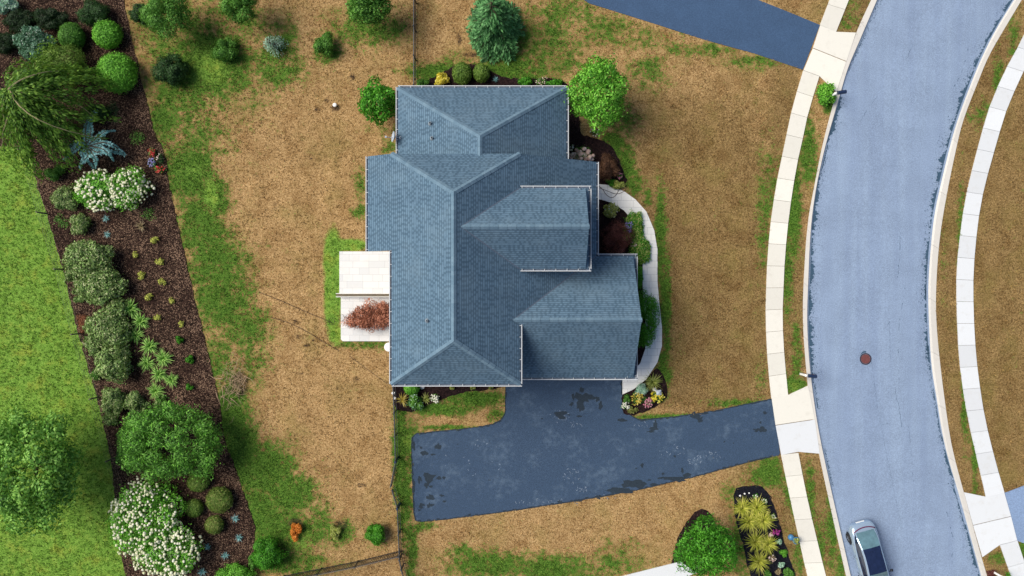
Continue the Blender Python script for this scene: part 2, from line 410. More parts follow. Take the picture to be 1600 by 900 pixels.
PAL = {k: [tuple(min(.85, x * GAIN.get(k, 1.0)) for x in c) for c in v] for k, v in PAL.items()}
FM = {k: foliage('leaves_' + k, v) for k, v in PAL.items()}

# ---------------------------------------------------------------- outlines (photo pixels on the ground plane)
def ext(pl, n0, n1):
    p = [np.array(q, float) for q in pl]
    a = p[0] + (p[0] - p[1]) / np.linalg.norm(p[0] - p[1]) * n0
    b = p[-1] + (p[-1] - p[-2]) / np.linalg.norm(p[-1] - p[-2]) * n1
    return [a] + p + [b]
RL = ext([(1372,0),(1344,67),(1325,107),(1314,147),(1292,222),(1285,250),(1274,300),(1267,362),(1264,447),(1262,500),(1265,562),(1271,612),(1280,672),(1291,725),(1305,787),(1330,897)], 900, 900)
KL = ext([(1361,0),(1337,51),(1307,142),(1285,225),(1272,292),(1261,350),(1255,447),(1254,500),(1258,562),(1265,630),(1273,675),(1280,712),(1299,800),(1322,900)], 900, 900)
RR = ext([(1585,0),(1557,45),(1537,85),(1520,125),(1497,187),(1486,225),(1471,287),(1460,337),(1454,400),(1451,447),(1452,500),(1456,575),(1465,625),(1472,672),(1481,712),(1500,775),(1517,837),(1534,900)], 900, 900)
KR = ext([(1596,0),(1575,35),(1544,87),(1527,130),(1505,185),(1495,225),(1478,307),(1467,375),(1462,447),(1462,500),(1469,575),(1482,672),(1490,712),(1505,767),(1532,867),(1542,900)], 900, 900)
RL, KL, RR, KR = [smoothline(p, 2) for p in (RL, KL, RR, KR)]
SL_T = ([(1330,-90),(1296,0),(1281,39)], [(1362,-90),(1326,0),(1306,50)])
SL_M = ([(1255,110),(1237,170),(1226,225),(1215,275),(1205,337),(1199,400),(1197,450),(1196,500),(1199,565),(1205,622)],
        [(1280,119),(1261,180),(1253,222),(1244,260),(1233,330),(1226,400),(1224,447),(1222,490),(1224,545),(1231,617)])
SL_B = ([(1220,710),(1232,767),(1247,837),(1261,900),(1282,980)], [(1247,707),(1260,775),(1273,830),(1290,900),(1312,980)])
SR_M = ([(1650,-50),(1600,55),(1587,80),(1570,110),(1556,142),(1543,175),(1529,225),(1510,300),(1502,350),(1495,412),(1494,447),(1495,500),(1499,575),(1512,655),(1530,732),(1540,776)],
        [(1672,-40),(1612,85),(1597,115),(1581,150),(1569,180),(1556,225),(1535,300),(1527,350),(1521,410),(1520,447),(1521,507),(1526,575),(1539,660),(1560,740),(1569,770)])
SR_B = ([(1562,851),(1580,902),(1612,990)], [(1589,844),(1606,895),(1640,980)])
APRON_T = [(1281,39),(1306,50),(1337.5,51),(1307,144),(1280,119),(1255,110)]
APRON_B = [(1205,622),(1231,617),(1263,602),(1274,672),(1281,709),(1247,706),(1220,711)]
APRON_R = [(1505,769),(1540,776),(1569,770),(1589,844),(1562,851),(1534,871)]
DRIVE = [(815,588),(790,600),(789,645),(784,655),(770,662),(740,668),(700,672),(650,677),(643,683),(643,720),(646,800),(649,814),(660,815),(700,811),(800,798),(900,783),(1000,765),(1100,741),(1170,722),(1219,710.5),(1206,622.5),(1120,641),(1060,650),(1020,654),(1000,655),(985,649),(974,640),(972,612),(972,588)]
DRIVE_N = [(840,-40),(905,-5),(920,5),(1000,30),(1100,62),(1180,84),(1254.5,109),(1281,39),(1230,18),(1180,-2),(1100,-40)]
DRIVE_R = [(1569.5,770),(1610,755),(1720,735),(1740,815),(1612,853),(1589.5,845)]
WALK = [(925,287),(950,289),(975,299),(993,312),(1010,331),(1022,360),(1027,390),(1027,440),(1030,475),(1034,510),(1034,540),(1027,566),(1010,592),(990,608),(972.5,616),(972.5,585),(985,582),(1000,568),(1008,545),(1008,500),(1004,450),(1004,410),(1004,380),(994,352),(975,329),(955,317),(940,312),(925,311)]
WALK = np.array(WALK)
PATIO = [(531,393),(640,393),(640,459),(531,459)]
PATIO2 = [(533,461),(640,461),(640,533),(536,533),(533,530)]
BED = smoothpoly([(-60,-60),(190,-60),(193,0),(203,50),(218,110),(230,160),(240,205),(258,240),(266,300),(277,345),(288,395),(300,450),(318,520),(334,590),(346,645),(350,690),(368,730),(384,780),(398,815),(399,850),(396,905),(390,960),(215,960),(190,880),(180,800),(176,730),(160,655),(146,600),(124,530),(108,462),(96,412),(76,342),(60,296),(44,240),(30,228),(-60,228)], 1)
BED_N = smoothpoly([(648,150),(652,136),(672,124),(700,108),(722,100),(752,102),(775,116),(800,124),(850,122),(880,124),(905,150),(905,210),(925,215),(950,222),(966,245),(975,270),(982,288),(965,293),(925,290),(900,290),(870,200),(860,150)], 1)
BED_E = smoothpoly([(920,309),(945,312),(975,327),(996,352),(1007,380),(1007,412),(1006,450),(1010,500),(1011,545),(1000,570),(985,584),(950,580),(920,420)], 1)
BED_SE = smoothpoly([(971,645),(971,612),(990,608),(1010,592),(1026,572),(1038,588),(1043,610),(1040,626),(1020,638),(1000,646),(986,650)], 1)
BED_SW = smoothpoly([(605,590),(613,600),(614,638),(640,645),(662,636),(690,622),(740,610),(790,606),(800,590)], 1)
BED_R = smoothpoly([(1147,765),(1160,759),(1190,759),(1204,772),(1213,802),(1226,846),(1243,900),(1262,960),(1196,960),(1173,902),(1160,850),(1145,795)], 2)
RING_S = smoothpoly([(1075,812),(1085,800),(1097,795),(1110,800),(1116,815),(1130,850),(1120,890),(1080,898),(1052,892),(1050,870),(1058,840)], 2)
PAD_S = [(700,968),(985,896.5),(1063,877),(1088,895),(1050,908),(900,948),(705,996)]
STRUCT_POLYS = [np.array(p) for p in (DRIVE, DRIVE_N, DRIVE_R, WALK, PATIO, PATIO2, APRON_T, APRON_B, APRON_R, PAD_S)] + [BED, BED_N, BED_E, BED_SE, BED_SW, BED_R, RING_S]
for a, b in (SL_T, SL_M, SL_B, SR_M, SR_B): STRUCT_POLYS.append(np.array(a + b[::-1]))
STRUCT_POLYS.append(np.vstack([KL, KR[::-1]]))
HOUSE_FOOT = np.array([(640,180),(872,180),(872,270),(915,270),(915,405),(975,405),(975,580),(640,580)])
STRUCT_POLYS.append(HOUSE_FOOT)

# ---------------------------------------------------------------- ground with painted grass condition (what the lawn IS, not its light)
GREEN = [(300,50,110,70,.55),(325,100,75,55,.95),(285,150,55,45,.75),(245,70,28,60,.6),(385,40,60,40,.5),(430,105,45,35,.75),(445,70,25,40,.65),
 (575,45,60,32,.7),(512,85,22,16,.75),(400,130,50,30,.45),(255,190,25,40,.8),(300,210,60,60,.6),(360,170,60,40,.4),(295,270,40,50,.95),(330,310,28,38,.9),(312,350,38,50,.85),
 (338,410,48,55,.85),(350,470,48,50,.85),(382,510,42,40,.75),(398,560,25,40,.6),(340,560,22,40,.75),(362,640,26,60,1.),(375,700,32,50,1.),(412,740,52,50,.95),
 (450,770,46,36,.9),(430,830,60,60,.85),(480,830,50,30,.75),(400,800,30,60,.95),(530,832,24,20,.8),(460,880,55,20,.75),(500,800,30,20,.5),(590,850,20,10,.4),
 (560,330,14,12,.55),(562,290,10,30,.5),(610,230,18,14,.6),(600,200,30,12,.45),(570,538,50,7,.7),(640,395,20,10,.5),
 (690,112,48,14,1.),(720,95,30,12,.55),(800,110,62,32,.85),(850,60,85,38,.62),(880,20,60,25,.65),(945,45,60,30,.58),(1015,112,30,28,.62),(1000,60,60,25,.48),(1090,78,60,12,.62),(1175,96,50,12,.62),
 (870,95,50,28,.6),(975,190,22,45,.55),(958,232,18,30,.95),(978,258,14,30,.95),(992,290,16,15,.85),(1010,310,10,14,.7),
 (1032,360,9,80,.8),(1040,480,9,90,.8),(1036,585,14,30,.8),(1192,330,12,100,.55),(1205,290,15,70,.5),(1060,652,75,6,.85),(1160,630,60,7,.75),(1190,600,10,40,.45),
 (642,700,20,60,.75),(626,700,12,90,.95),(632,780,13,70,.85),(655,822,28,9,.8),(690,640,50,10,.95),(740,622,45,14,1.),(775,650,16,14,.7),(643,860,10,60,.7),(700,668,60,4,.8),
 (760,882,65,22,.85),(860,888,75,22,.85),(945,882,60,20,.65),(720,870,30,20,.65),(965,860,40,20,.45),(1205,742,28,20,.9),(1240,765,14,45,.8),(1163,840,20,75,.7),(1200,725,20,14,.8),(1248,870,10,35,.6),(1140,770,20,30,.4),
 (1245,560,8,60,.7),(1240,602,20,14,1.),(1240,320,12,80,.95),(1230,410,10,80,.85),(1264,235,14,50,.85),(1330,20,22,34,.5),(1296,165,10,14,.8),(1282,870,10,60,.7),(1265,780,8,60,.8),(1300,820,9,70,.8),(1315,890,8,30,.8),
 (1502,400,6,110,.75),(1508,620,6,80,.7),(1524,700,6,70,.8),(1535,180,20,24,.5),(1584,60,10,50,.6),(1560,120,9,40,.6),(1475,400,6,100,.3),(1560,872,14,12,.7),(1600,860,14,14,.9),(1225,600,8,30,.6)]
LUSH = [(520,405,13,42,1.2),(520,462,12,60,1.2),(545,383,28,9,1.1),(524,522,10,16,1.),(325,105,35,30,.7),(425,100,26,20,.35),(330,305,12,26,.75),(305,265,25,14,.45),(365,690,12,26,.4),(638,690,10,14,.6),(1242,604,16,10,.45),(1240,610,16,6,.5),(470,845,22,22,.55),(625,740,10,40,.3)]
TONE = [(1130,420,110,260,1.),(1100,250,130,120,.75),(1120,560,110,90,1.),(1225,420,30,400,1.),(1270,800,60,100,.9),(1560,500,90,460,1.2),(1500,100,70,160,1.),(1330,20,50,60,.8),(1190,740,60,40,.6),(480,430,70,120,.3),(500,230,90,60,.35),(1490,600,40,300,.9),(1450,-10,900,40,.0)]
SOIL = [(551,120,6,5),(524,169,9,6),(496,171,6,4),(511,157,6,4),(566,758,9,5),(556,592,7,5),(461,501,6,4),(467,526,6,5),(480,540,7,4),(490,531,5,3),(470,584,4,3),(717,62,5,12),(735,85,14,5),(486,247,5,3),(585,170,5,4),(430,318,4,3),(468,650,3,3),(527,607,4,3),(505,72,14,12),(585,830,16,13),(531,821,13,10),(462,818,14,10),(418,867,30,26),(375,600,16,22),(354,83,18,14),(265,112,26,20)]
NEIGH = np.array([(-4000,222),(40,226),(62,290),(80,345),(100,412),(113,462),(130,530),(151,600),(168,655),(184,735),(190,800),(205,880),(245,1000),(300,1500),(-4000,1500)])
def masks(px, py):
    r = np.zeros((len(px), 4), np.float32)
    def ell(L, ch, pw=1.0):
        for e in L:
            x, y, rx, ry = e[:4]; a = e[4] if len(e) > 4 else 1.0
            d = ((px - x) / rx) ** 2 + ((py - y) / ry) ** 2
            v = 1.08 * a * np.exp(-.62 * d ** 1.2) if ch != 3 else .62 * a * np.clip(1.5 - d, 0, 1)
            r[:, ch] = np.maximum(r[:, ch], v)
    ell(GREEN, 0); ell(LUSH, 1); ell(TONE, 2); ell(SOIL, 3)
    n = inside(px, py, NEIGH); r[n, 1] = 1.3; r[n, 0] = 1.0
    out = (px < -80) | (px > 1680) | (py < -60) | (py > 960)
    r[out & ~n & (px < 300), 0] = .6
    r[out & (px > 1200), 2] = 1.0
    return r
gx = np.concatenate([[-900,-400,-150,-80,-50], np.arange(-36, 36.01, .16), [50,80,150,400,900]])
gy = np.concatenate([[-900,-400,-150,-80,-40], np.arange(-22, 22.01, .16), [40,80,150,400,900]])
X, Y = np.meshgrid(gx, gy); X = X.ravel(); Y = Y.ravel()
PX = X * S + 800; PY = 450 - Y * S
KMID_L = (KL + 0)                                     # the kerb hides the step down to the road
roadpoly = np.vstack([smoothline(KL, 0) + (4.5, 0), (smoothline(KR, 0) - (4.5, 0))[::-1]])
Z = np.where(inside(PX, PY, roadpoly), -.32, 0.0)
inner = (np.abs(X) < 36.1) & (np.abs(Y) < 22.1)
Z = Z + np.where((Z == 0) & inner, .012 * np.sin(X * 1.7 + np.sin(Y)) * np.sin(Y * 1.3), 0) - .012
nx, ny = len(gx), len(gy)
ii = np.arange(nx * ny).reshape(ny, nx)
F = np.stack([ii[:-1,:-1].ravel(), ii[:-1,1:].ravel(), ii[1:,1:].ravel(), ii[1:,:-1].ravel()], 1)
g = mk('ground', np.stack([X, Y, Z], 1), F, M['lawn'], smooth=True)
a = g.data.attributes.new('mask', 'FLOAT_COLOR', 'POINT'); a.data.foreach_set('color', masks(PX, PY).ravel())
tag(g, kind='structure')

def blades(n, seed, lo=.03, hi=.07, per=4, polys=STRUCT_POLYS):
    """tufts of a few bent blades each"""
    r = np.random.default_rng(seed)
    x = r.uniform(-33.5, 33.5, n); y = r.uniform(-19.5, 19.5, n); px = x * S + 800; py = 450 - y * S
    k = np.ones(n, bool)
    jx = px + r.normal(0, 1.5, n); jy = py + r.normal(0, 1.5, n)        # a ragged edge
    for p in polys: k &= ~inside(jx, jy, p)
    x, y, px, py = x[k], y[k], px[k], py[k]; n = len(x)
    mk_ = masks(px, py)
    dens = r.uniform(0, 1, n) < (.55 + .5 * np.clip(mk_[:, 0] + mk_[:, 1], 0, 1)) * (1 - np.clip(mk_[:, 3], 0, 1) * .8)
    x, y, mk_ = x[dens], y[dens], mk_[dens]; hh = r.uniform(.7, 1.45, len(x))
    x, y, hh = (np.repeat(v, per) for v in (x, y, hh)); mk_ = np.repeat(mk_, per, 0); n = len(x)
    x = x + r.normal(0, .035, n); y = y + r.normal(0, .035, n)
    th = r.uniform(0, 2 * np.pi, n); h = r.uniform(lo, hi, n) * hh * (1 + .4 * np.clip(mk_[:, 0] + mk_[:, 1], 0, 1)); lean = r.uniform(.5, 1.3, n) * h; wd = r.uniform(.012, .026, n)
    c, s_ = np.cos(th), np.sin(th)
    P0 = np.stack([x - s_ * wd, y + c * wd, np.full(n, -.01)], 1); P1 = np.stack([x + s_ * wd, y - c * wd, np.full(n, -.01)], 1)
    P2 = np.stack([x + c * lean, y + s_ * lean, h], 1)
    V = np.stack([P0, P1, P2], 1).reshape(-1, 3); F = np.arange(3 * n).reshape(n, 3)
    o = mk('grass', V, F, M['blades'])
    a = o.data.attributes.new('mask', 'FLOAT_COLOR', 'POINT'); a.data.foreach_set('color', np.repeat(mk_, 3, 0).ravel())
    return tag(o, 'short dry and green lawn grass over all the yards', 'grass', kind='stuff')
blades(120000, 3)

# ---------------------------------------------------------------- road, kerbs, pavements, drives, beds
def px2(pl, z=0): return [W(p[0], p[1], 0) for p in pl]
def strip(name, A, B, z, mat, n=160):
    a = resample_n(A, n); b = resample_n(B, n)
    V = []; F = []
    for i in range(n + 1):
        V += [(*W(*a[i]), z), (*W(*b[i]), z)]
        if i: k = 2 * i; F.append([k-2, k, k+1, k-1])
    return tag(mk(name, V, F, mat), kind='structure')
def resample_n(pl, n):
    p = np.asarray(pl, float); seg = np.hypot(*np.diff(p, axis=0).T); t = np.concatenate([[0], np.cumsum(seg)])
    u = np.linspace(0, t[-1], n + 1); return np.stack([np.interp(u, t, p[:, 0]), np.interp(u, t, p[:, 1])], 1)
def at_y(pl, ys):
    p = np.asarray(pl, float); return np.interp(ys, p[:, 1], p[:, 0])
ys = np.linspace(-800, 1700, 320)
rl = np.stack([at_y(RL, ys), ys], 1); rr = np.stack([at_y(RR, ys), ys], 1); kl = np.stack([at_y(KL, ys), ys], 1); kr = np.stack([at_y(KR, ys), ys], 1)
V = []; F = []
us = np.linspace(0, 1, 9)
for i in range(len(ys)):
    for u in us:
        p = (rl[i] - (6, 0)) * (1 - u) + (rr[i] + (6, 0)) * u
        V.append((*W(*p), -.11 + .07 * (1 - (2 * u - 1) ** 2)))
for i in range(len(ys) - 1):
    for j in range(8):
        k = i * 9 + j; F.append([k, k + 9, k + 10, k + 1])
road = tag(mk('road', V, F, M['road'], smooth=True), kind='structure')
def kerb(outer, inner_, side):
    """outer edge, road edge; concrete kerb in three-metre lengths with a sloping face"""
    mb = MB(); o = resample(outer, 14); i_ = resample_n(inner_, len(o) - 1)
    L = 6
    for s0 in range(0, len(o) - 1, L):
        idx = list(range(s0, min(s0 + L, len(o) - 1) + 1)); V = []; F = []
        for k, q in enumerate(idx):
            A = np.array(o[q]); B = np.array(i_[q])
            if k == len(idx) - 1 and q < len(o) - 1:
                A = A - (o[q] - o[q-1]) / 14 * .35; B = B - (i_[q] - i_[q-1]) / 14 * .35
            for f, z in ((0., -.3), (0., .03), (.80, .035), (1., -.14), (1.0, -.3)):
                p = A * (1 - f) + B * f; V.append((*W(*p), z))
        for k in range(len(idx) - 1):
            for j in range(4):
                a = k * 5 + j; F.append([a, a + 1, a + 6, a + 5] if side > 0 else [a + 5, a + 6, a + 1, a])
        F.append([0,1,2,3,4]); e = (len(idx) - 1) * 5; F.append([e+4,e+3,e+2,e+1,e])
        mb.add(V, F)
    return tag(mb.build('kerb', M['kerb']), kind='structure')
kerb(kl, rl, 1); kerb(kr, rr, -1)
def gutterpan(edge, sgn, wd=4.2):
    e = np.asarray(edge); mb = MB(); V = []; F = []
    for i in range(len(e)):
        for f in (-.5, wd): V.append((*W(e[i][0] + sgn * f, e[i][1]), -.085))
        if i: k = 2 * i; F.append([k-2, k, k+1, k-1] if sgn < 0 else [k-1, k+1, k, k-2])
    mb.add(V, F); return mb
# dark sealant creeping out of the gutters
def sealband(edge, sgn, segs, seed):
    r = np.random.default_rng(seed); mb = MB()
    for (y0, y1, wmax, off) in segs:
        yy = np.arange(y0, y1, 1.6); n = len(yy)
        env = np.sin(np.linspace(0.02, np.pi - .02, n)) ** .35
        ww = np.clip(wmax * env * (.55 + .35 * np.convolve(r.normal(0, 1, n + 8), np.ones(9) / 3, 'valid') + r.normal(0, .28, n)), .05, None)
        V = []; F = []
        for i, y in enumerate(yy):
            x = at_y(edge, [y])[0] + sgn * off
            z0 = -.1; u = (off + ww[i]) / 190
            V += [(*W(x, y), -.098 + 4*.07*(off/190+.03)), (*W(x + sgn * ww[i], y), -.098 + 4 * .07 * (u + .03) )]
            if i: k = 2 * i; F.append([k-2, k, k+1, k-1] if sgn < 0 else [k-1, k+1, k, k-2])
        mb.add(V, F)
        for _ in range(int((y1 - y0) * .9)):          # ragged specks
            y = r.uniform(y0, y1); x = at_y(edge, [y])[0] + sgn * (off + abs(r.normal(0, wmax * .9)) + 1); s = r.uniform(.25, .9)
            u = abs(x - at_y(edge, [y])[0]) / 190
            z = -.096 + .07 * (1 - (2 * min(u + .03, .5) - 1) ** 2)
            p = [(*W(x + s * math.cos(t) * r.uniform(.5, 1), y + 1.5 * s * math.sin(t) * r.uniform(.5, 1)), z) for t in np.linspace(0, -2 * np.pi, 6)[:-1]]
            mb.add(p, [[4, 3, 2, 1, 0]])
    return mb
mb = sealband(rl, 1, [(-20, 60, 3, 1.5), (60, 110, 1.2, 1.5), (150, 225, 6, 1), (225, 275, 2.5, 2.5), (272, 360, 6.5, 1.5), (350, 470, 6, 2), (455, 600, 6.5, 1.5), (600, 640, 2, 3), (700, 760, 1, 2)], 5)
mb2 = sealband(rr, -1, [(-10, 60, 6, 2.), (50, 120, 6, 3), (110, 230, 7, 3.), (215, 330, 8, 3.), (320, 470, 5, 3), (440, 560, 5.5, 3.), (540, 580, 7, 1.5), (580, 690, 2.0, 2.0), (680, 760, 4, 1.), (750, 830, 3, 4), (820, 905, 5, 2)], 6)
for m_ in (mb, mb2): tag(m_.build('road_sealant', M['seal']), kind='structure')
# fine cracks and worn dark dashes in the asphalt
def crack(pts, wd, seed, gap=0.0):
    r = np.random.default_rng(seed); p = resample(pts, 3.0); p = p + r.normal(0, .45, p.shape); mb = MB()
    for i in range(len(p) - 1):
        if r.uniform() < gap: continue
        a, b = p[i], p[i + 1]; d = (b - a) / (np.linalg.norm(b - a) + 1e-6); n = np.array([-d[1], d[0]]) * wd * r.uniform(.4, 1.2)
        q = [a - n, a + n, b + n * .8, b - n * .8]
        def z(pp):
            x0, x1 = at_y(rl, [pp[1]])[0] - 6, at_y(rr, [pp[1]])[0] + 6; u = (pp[0] - x0) / (x1 - x0); return -.106 + .07 * (1 - (2*u-1)**2)
        V = [(*W(*k), z(k)) for k in q]; mb.add(V, [[0, 1, 2, 3]])
    return mb
cr = MB()
for pts, wd, sd_, gp in [([(1399,605),(1401,622),(1405,632),(1407,650),(1410,668)], .3, 1, 0), ([(1415,450),(1406,500),(1404,560),(1406,600)], .35, 2, .75), ([(1408,360),(1405,420),(1402,440)], .4, 3, .6),
  ([(1420,660),(1424,700),(1428,756)], .22, 4, .4), ([(1390,500),(1392,560)], .22, 5, .5), ([(1428,65),(1416,95)], .22, 6, 0.2), ([(1375,145),(1360,165),(1345,190)], .25, 7, .4), ([(1362,560),(1372,640),(1378,672),(1400,780),(1410,830)], .14, 8, .1),
  ([(1378,664),(1388,662)], .2, 9, 0), ([(1388,508),(1391,502)], .3, 10, 0), ([(1515,70),(1505,110),(1490,140)], .5, 11, .6), ([(1480,800),(1490,840),(1488,880)], .5, 12, .7), ([(1400,20),(1390,50)], .15, 13, .3)]:
    q = crack(pts, wd, sd_, gp); cr.add(q.V, q.F)
tag(cr.build('road_crack', M['seal']), kind='structure')

def slabs(A, B, mat, name='sidewalk', step=34, z=.045):
    a = resample(smoothline(A, 1), step); b = resample_n(smoothline(B, 1), len(a) - 1); mb = MB(); r = random.Random(int(A[0][1]) + 5)
    for i in range(len(a) - 1):
        g_ = .45 / step; q = [a[i] * (1 - g_) + a[i+1] * g_, b[i] * (1 - g_) + b[i+1] * g_, b[i+1], a[i+1]]
        mb.prism(px2(q), -.1, z + r.uniform(-.004, .004))
    return tag(mb.build(name, mat), kind='structure')
slabs(*SL_T, M['walk_l']); slabs(*SL_M, M['walk_l']); slabs(*SL_B, M['walk_l']); slabs(*SR_M, M['walk_r']); slabs(*SR_B, M['walk_r'])
def pads(name, polys, mat, z=.05):
    mb = MB()
    for p in polys: mb.prism(px2(p), -.1, z)
    return tag(mb.build(name, mat), kind='structure')
pads('driveway_apron', [[(1281.4,39.6),(1306,50),(1337,51.3),(1322,95.8),(1270,75)], [(1269.6,76),(1321.6,96.8),(1306.4,144),(1280,119),(1255.4,110)]], M['walk_l'])
pads('driveway_apron', [[(1205.4,622),(1231,617),(1262,602.6),(1272.5,654.5),(1211.5,663.8)]], M['walk_l'])
pads('driveway_apron', [[(1211.7,664.8),(1272.7,655.5),(1280.4,708.6),(1247,705.7),(1220.4,710.5)]], M['walk_r'])
pads('driveway_apron', [[(1506,769),(1540,776),(1568.7,770.2),(1579,806),(1520,820)], [(1520.2,821),(1579.2,807),(1588.6,844),(1562,850.7),(1534.6,870)]], M['walk_r'])
def sheet(name, poly, mat, z, zb=-.1, seed=None, amp=.5):
    p = poly if seed is None else wob(poly, amp, 5, seed)
    mb = MB(); mb.prism(px2(p), zb, z)
    o = mb.build(name, mat); return tag(o, kind='structure')
sheet('driveway', DRIVE, M['drive'], .02, seed=3, amp=.35); sheet('driveway', DRIVE_N, M['drive_dark'], .02); sheet('driveway', DRIVE_R, M['drive_pale'], .02)
sheet('front_walk', WALK, M['walk_f'], .06); sheet('patio', PATIO, M['pavers'], .14); sheet('patio', PATIO2, M['pavers'], .08); sheet('concrete_pad', PAD_S, M['walk_r'], .06)
for p, m_, z in ((BED, 'mulch', .022), (BED_N, 'mulch_dark', .022), (BED_E, 'mulch_dark', .03), (BED_SE, 'mulch_dark', .034), (BED_SW, 'mulch_dark', .022), (BED_R, 'mulch_black', .022), (RING_S, 'mulch_dark', .022)):
    sheet('mulch_bed', p, M[m_], z, seed=int(p[0][0]) % 97, amp=.8)
# bare edge of the driveway and dark sealer stains
def blob(x, y, rx, ry, seed, n=14, rot=0.0):
    r = np.random.default_rng(seed); t = np.linspace(0, 2*np.pi, n, endpoint=False); k = 1 + r.normal(0, .26, n)
    u = rx * np.cos(t) * k; v = ry * np.sin(t) * k; c, s_ = math.cos(rot), math.sin(rot)
    return [(x + a * c - b * s_, y + a * s_ + b * c) for a, b in zip(u, v)]
st = MB()
for i, (x, y, rx, ry, rot) in enumerate([(685,697,5,5,0),(663,708,6,3.5,0),(677,710,4,1.5,0),(658,700,2,2,0),(646,697,3,6,0),(671,746,9,7,.4),(656,749,2.5,6,0),(686,747,4,3,0),(694,747,2.5,2.5,.6),(667,757,4,5,0),(674,760,3,2,0),(672,777,6,4,.2),(690,774,4,1.5,0),(659,790,4,4,0),(672,790,4.5,3.5,0),(647,760,2,10,0),(694,783,3,1.5,0),(655,797,2,2,0),
  (912,622,11,7,.1),(907,634,6,9,.3),(922,620,8,4,.6),(896,620,3.5,4.5,0),(893,632,3,3,0),(909,610,3,5,0),(938,634,3,7,-.2),(934,624,3,4,0),(877,648,10,5,.1),(905,650,4,2,.7),(847,654,2,1,0),(973,656,8,3,0),(1021,670,6,3,-.6),(1024,664,3,6,.2),(1016,674,5,2,-.3),(889,648,2,1,0),
  (1087,650,9,3.5,-.2),(1093,655,5,4,0),(1103,645,5,2,-.2),(1182,672,6,2.5,-.2),(1195,645,3,2,0),(1192,671,6,5,0),(1188,660,2,2,0),(1084,645,3,2,0),
  (960,766,12,4,-.25),(985,757,14,6,-.25),(1000,756,8,6,-.3),(1022,757,6,2.5,-.2),(1058,749,12,4,-.2),(1073,743,7,4,-.3),(1066,735,2,4,0),(1030,747,4,1.5,-.2),(1036,740,2,2,0),(1003,727,2.5,3.5,0),(994,732,1.5,1.2,0),(904,782,6,2,-.1),(875,784,4,2.5,-.1),(936,777,3,3,0),(972,766,18,4,-.22),(1050,747,20,2.5,-.22),(996,754,10,5,-.3),(1054,713,2,1.5,0),(1015,750,3,1,0),(765,750,2,.8,0),(715,694,2,.7,0),(1132,690,1,1,0),(1146,692,1,1,0)]):
    st.add([(*W(*q), .0245 + i * .00006) for q in blob(x, y, rx, ry, i)][::-1], [list(range(14))])
e = wob(DRIVE, .3, 5, 9); r_ = np.random.default_rng(4)
cen = np.array([850, 700])
for i in range(len(e)):                        # frayed dark rim where the sealer stops
    a_, b_ = e[i], e[(i + 1) % len(e)]
    if a_[1] < 600 or (a_[0] > 1203 and b_[0] > 1203): continue
    d = (b_ - a_) / (np.linalg.norm(b_ - a_) + 1e-6); n_ = np.array([d[1], -d[0]])
    if inside(np.array([(a_ + n_ * 2)[0]]), np.array([(a_ + n_ * 2)[1]]), np.array(DRIVE))[0] == False: n_ = -n_
    wd = abs(r_.normal(.7, .8)) + .7
    q = [a_ - n_ * .3, b_ - n_ * .3, b_ + n_ * wd, a_ + n_ * wd]
    V = [(*W(*k), .028 + .0004 * (i % 3)) for k in q]; st.add(V, [[0, 1, 2, 3]])
for i, (x0, y0, x1, y1) in enumerate([]): pass
tag(st.build('driveway_stain', M['stain']), kind='structure')
pale = MB()
n = N('chalky_scuff'); 
M['scuff'] = asphalt('chalky_scuff', (.13, .17, .23), .5, .3)
r_ = np.random.default_rng(12)
for i, (x, y, rx, ry, nn) in enumerate([(893,743,14,12,40),(908,765,10,7,22),(1085,718,12,8,22),(1115,712,12,8,18),(875,650,16,12,26),(900,665,12,8,16),(860,785,60,6,30),(1010,660,30,6,20),(1050,705,20,12,18),(950,775,20,5,12),(740,715,50,30,26),(1270,55,9,9,0)]):
    for k in range(nn):
        a_ = r_.uniform(0, 6.28); d = math.sqrt(r_.uniform()); s_ = r_.uniform(.3, 1.3)
        cx, cy = x + rx * d * math.cos(a_), y + ry * d * math.sin(a_)
        pale.add([(*W(*q), .0235) for q in blob(cx, cy, s_ * 1.6, s_ * .5, i * 100 + k, 6, r_.uniform(0, 3))][::-1], [list(range(6))])
tag(pale.build('driveway_scuff', M['scuff']), kind='structure')

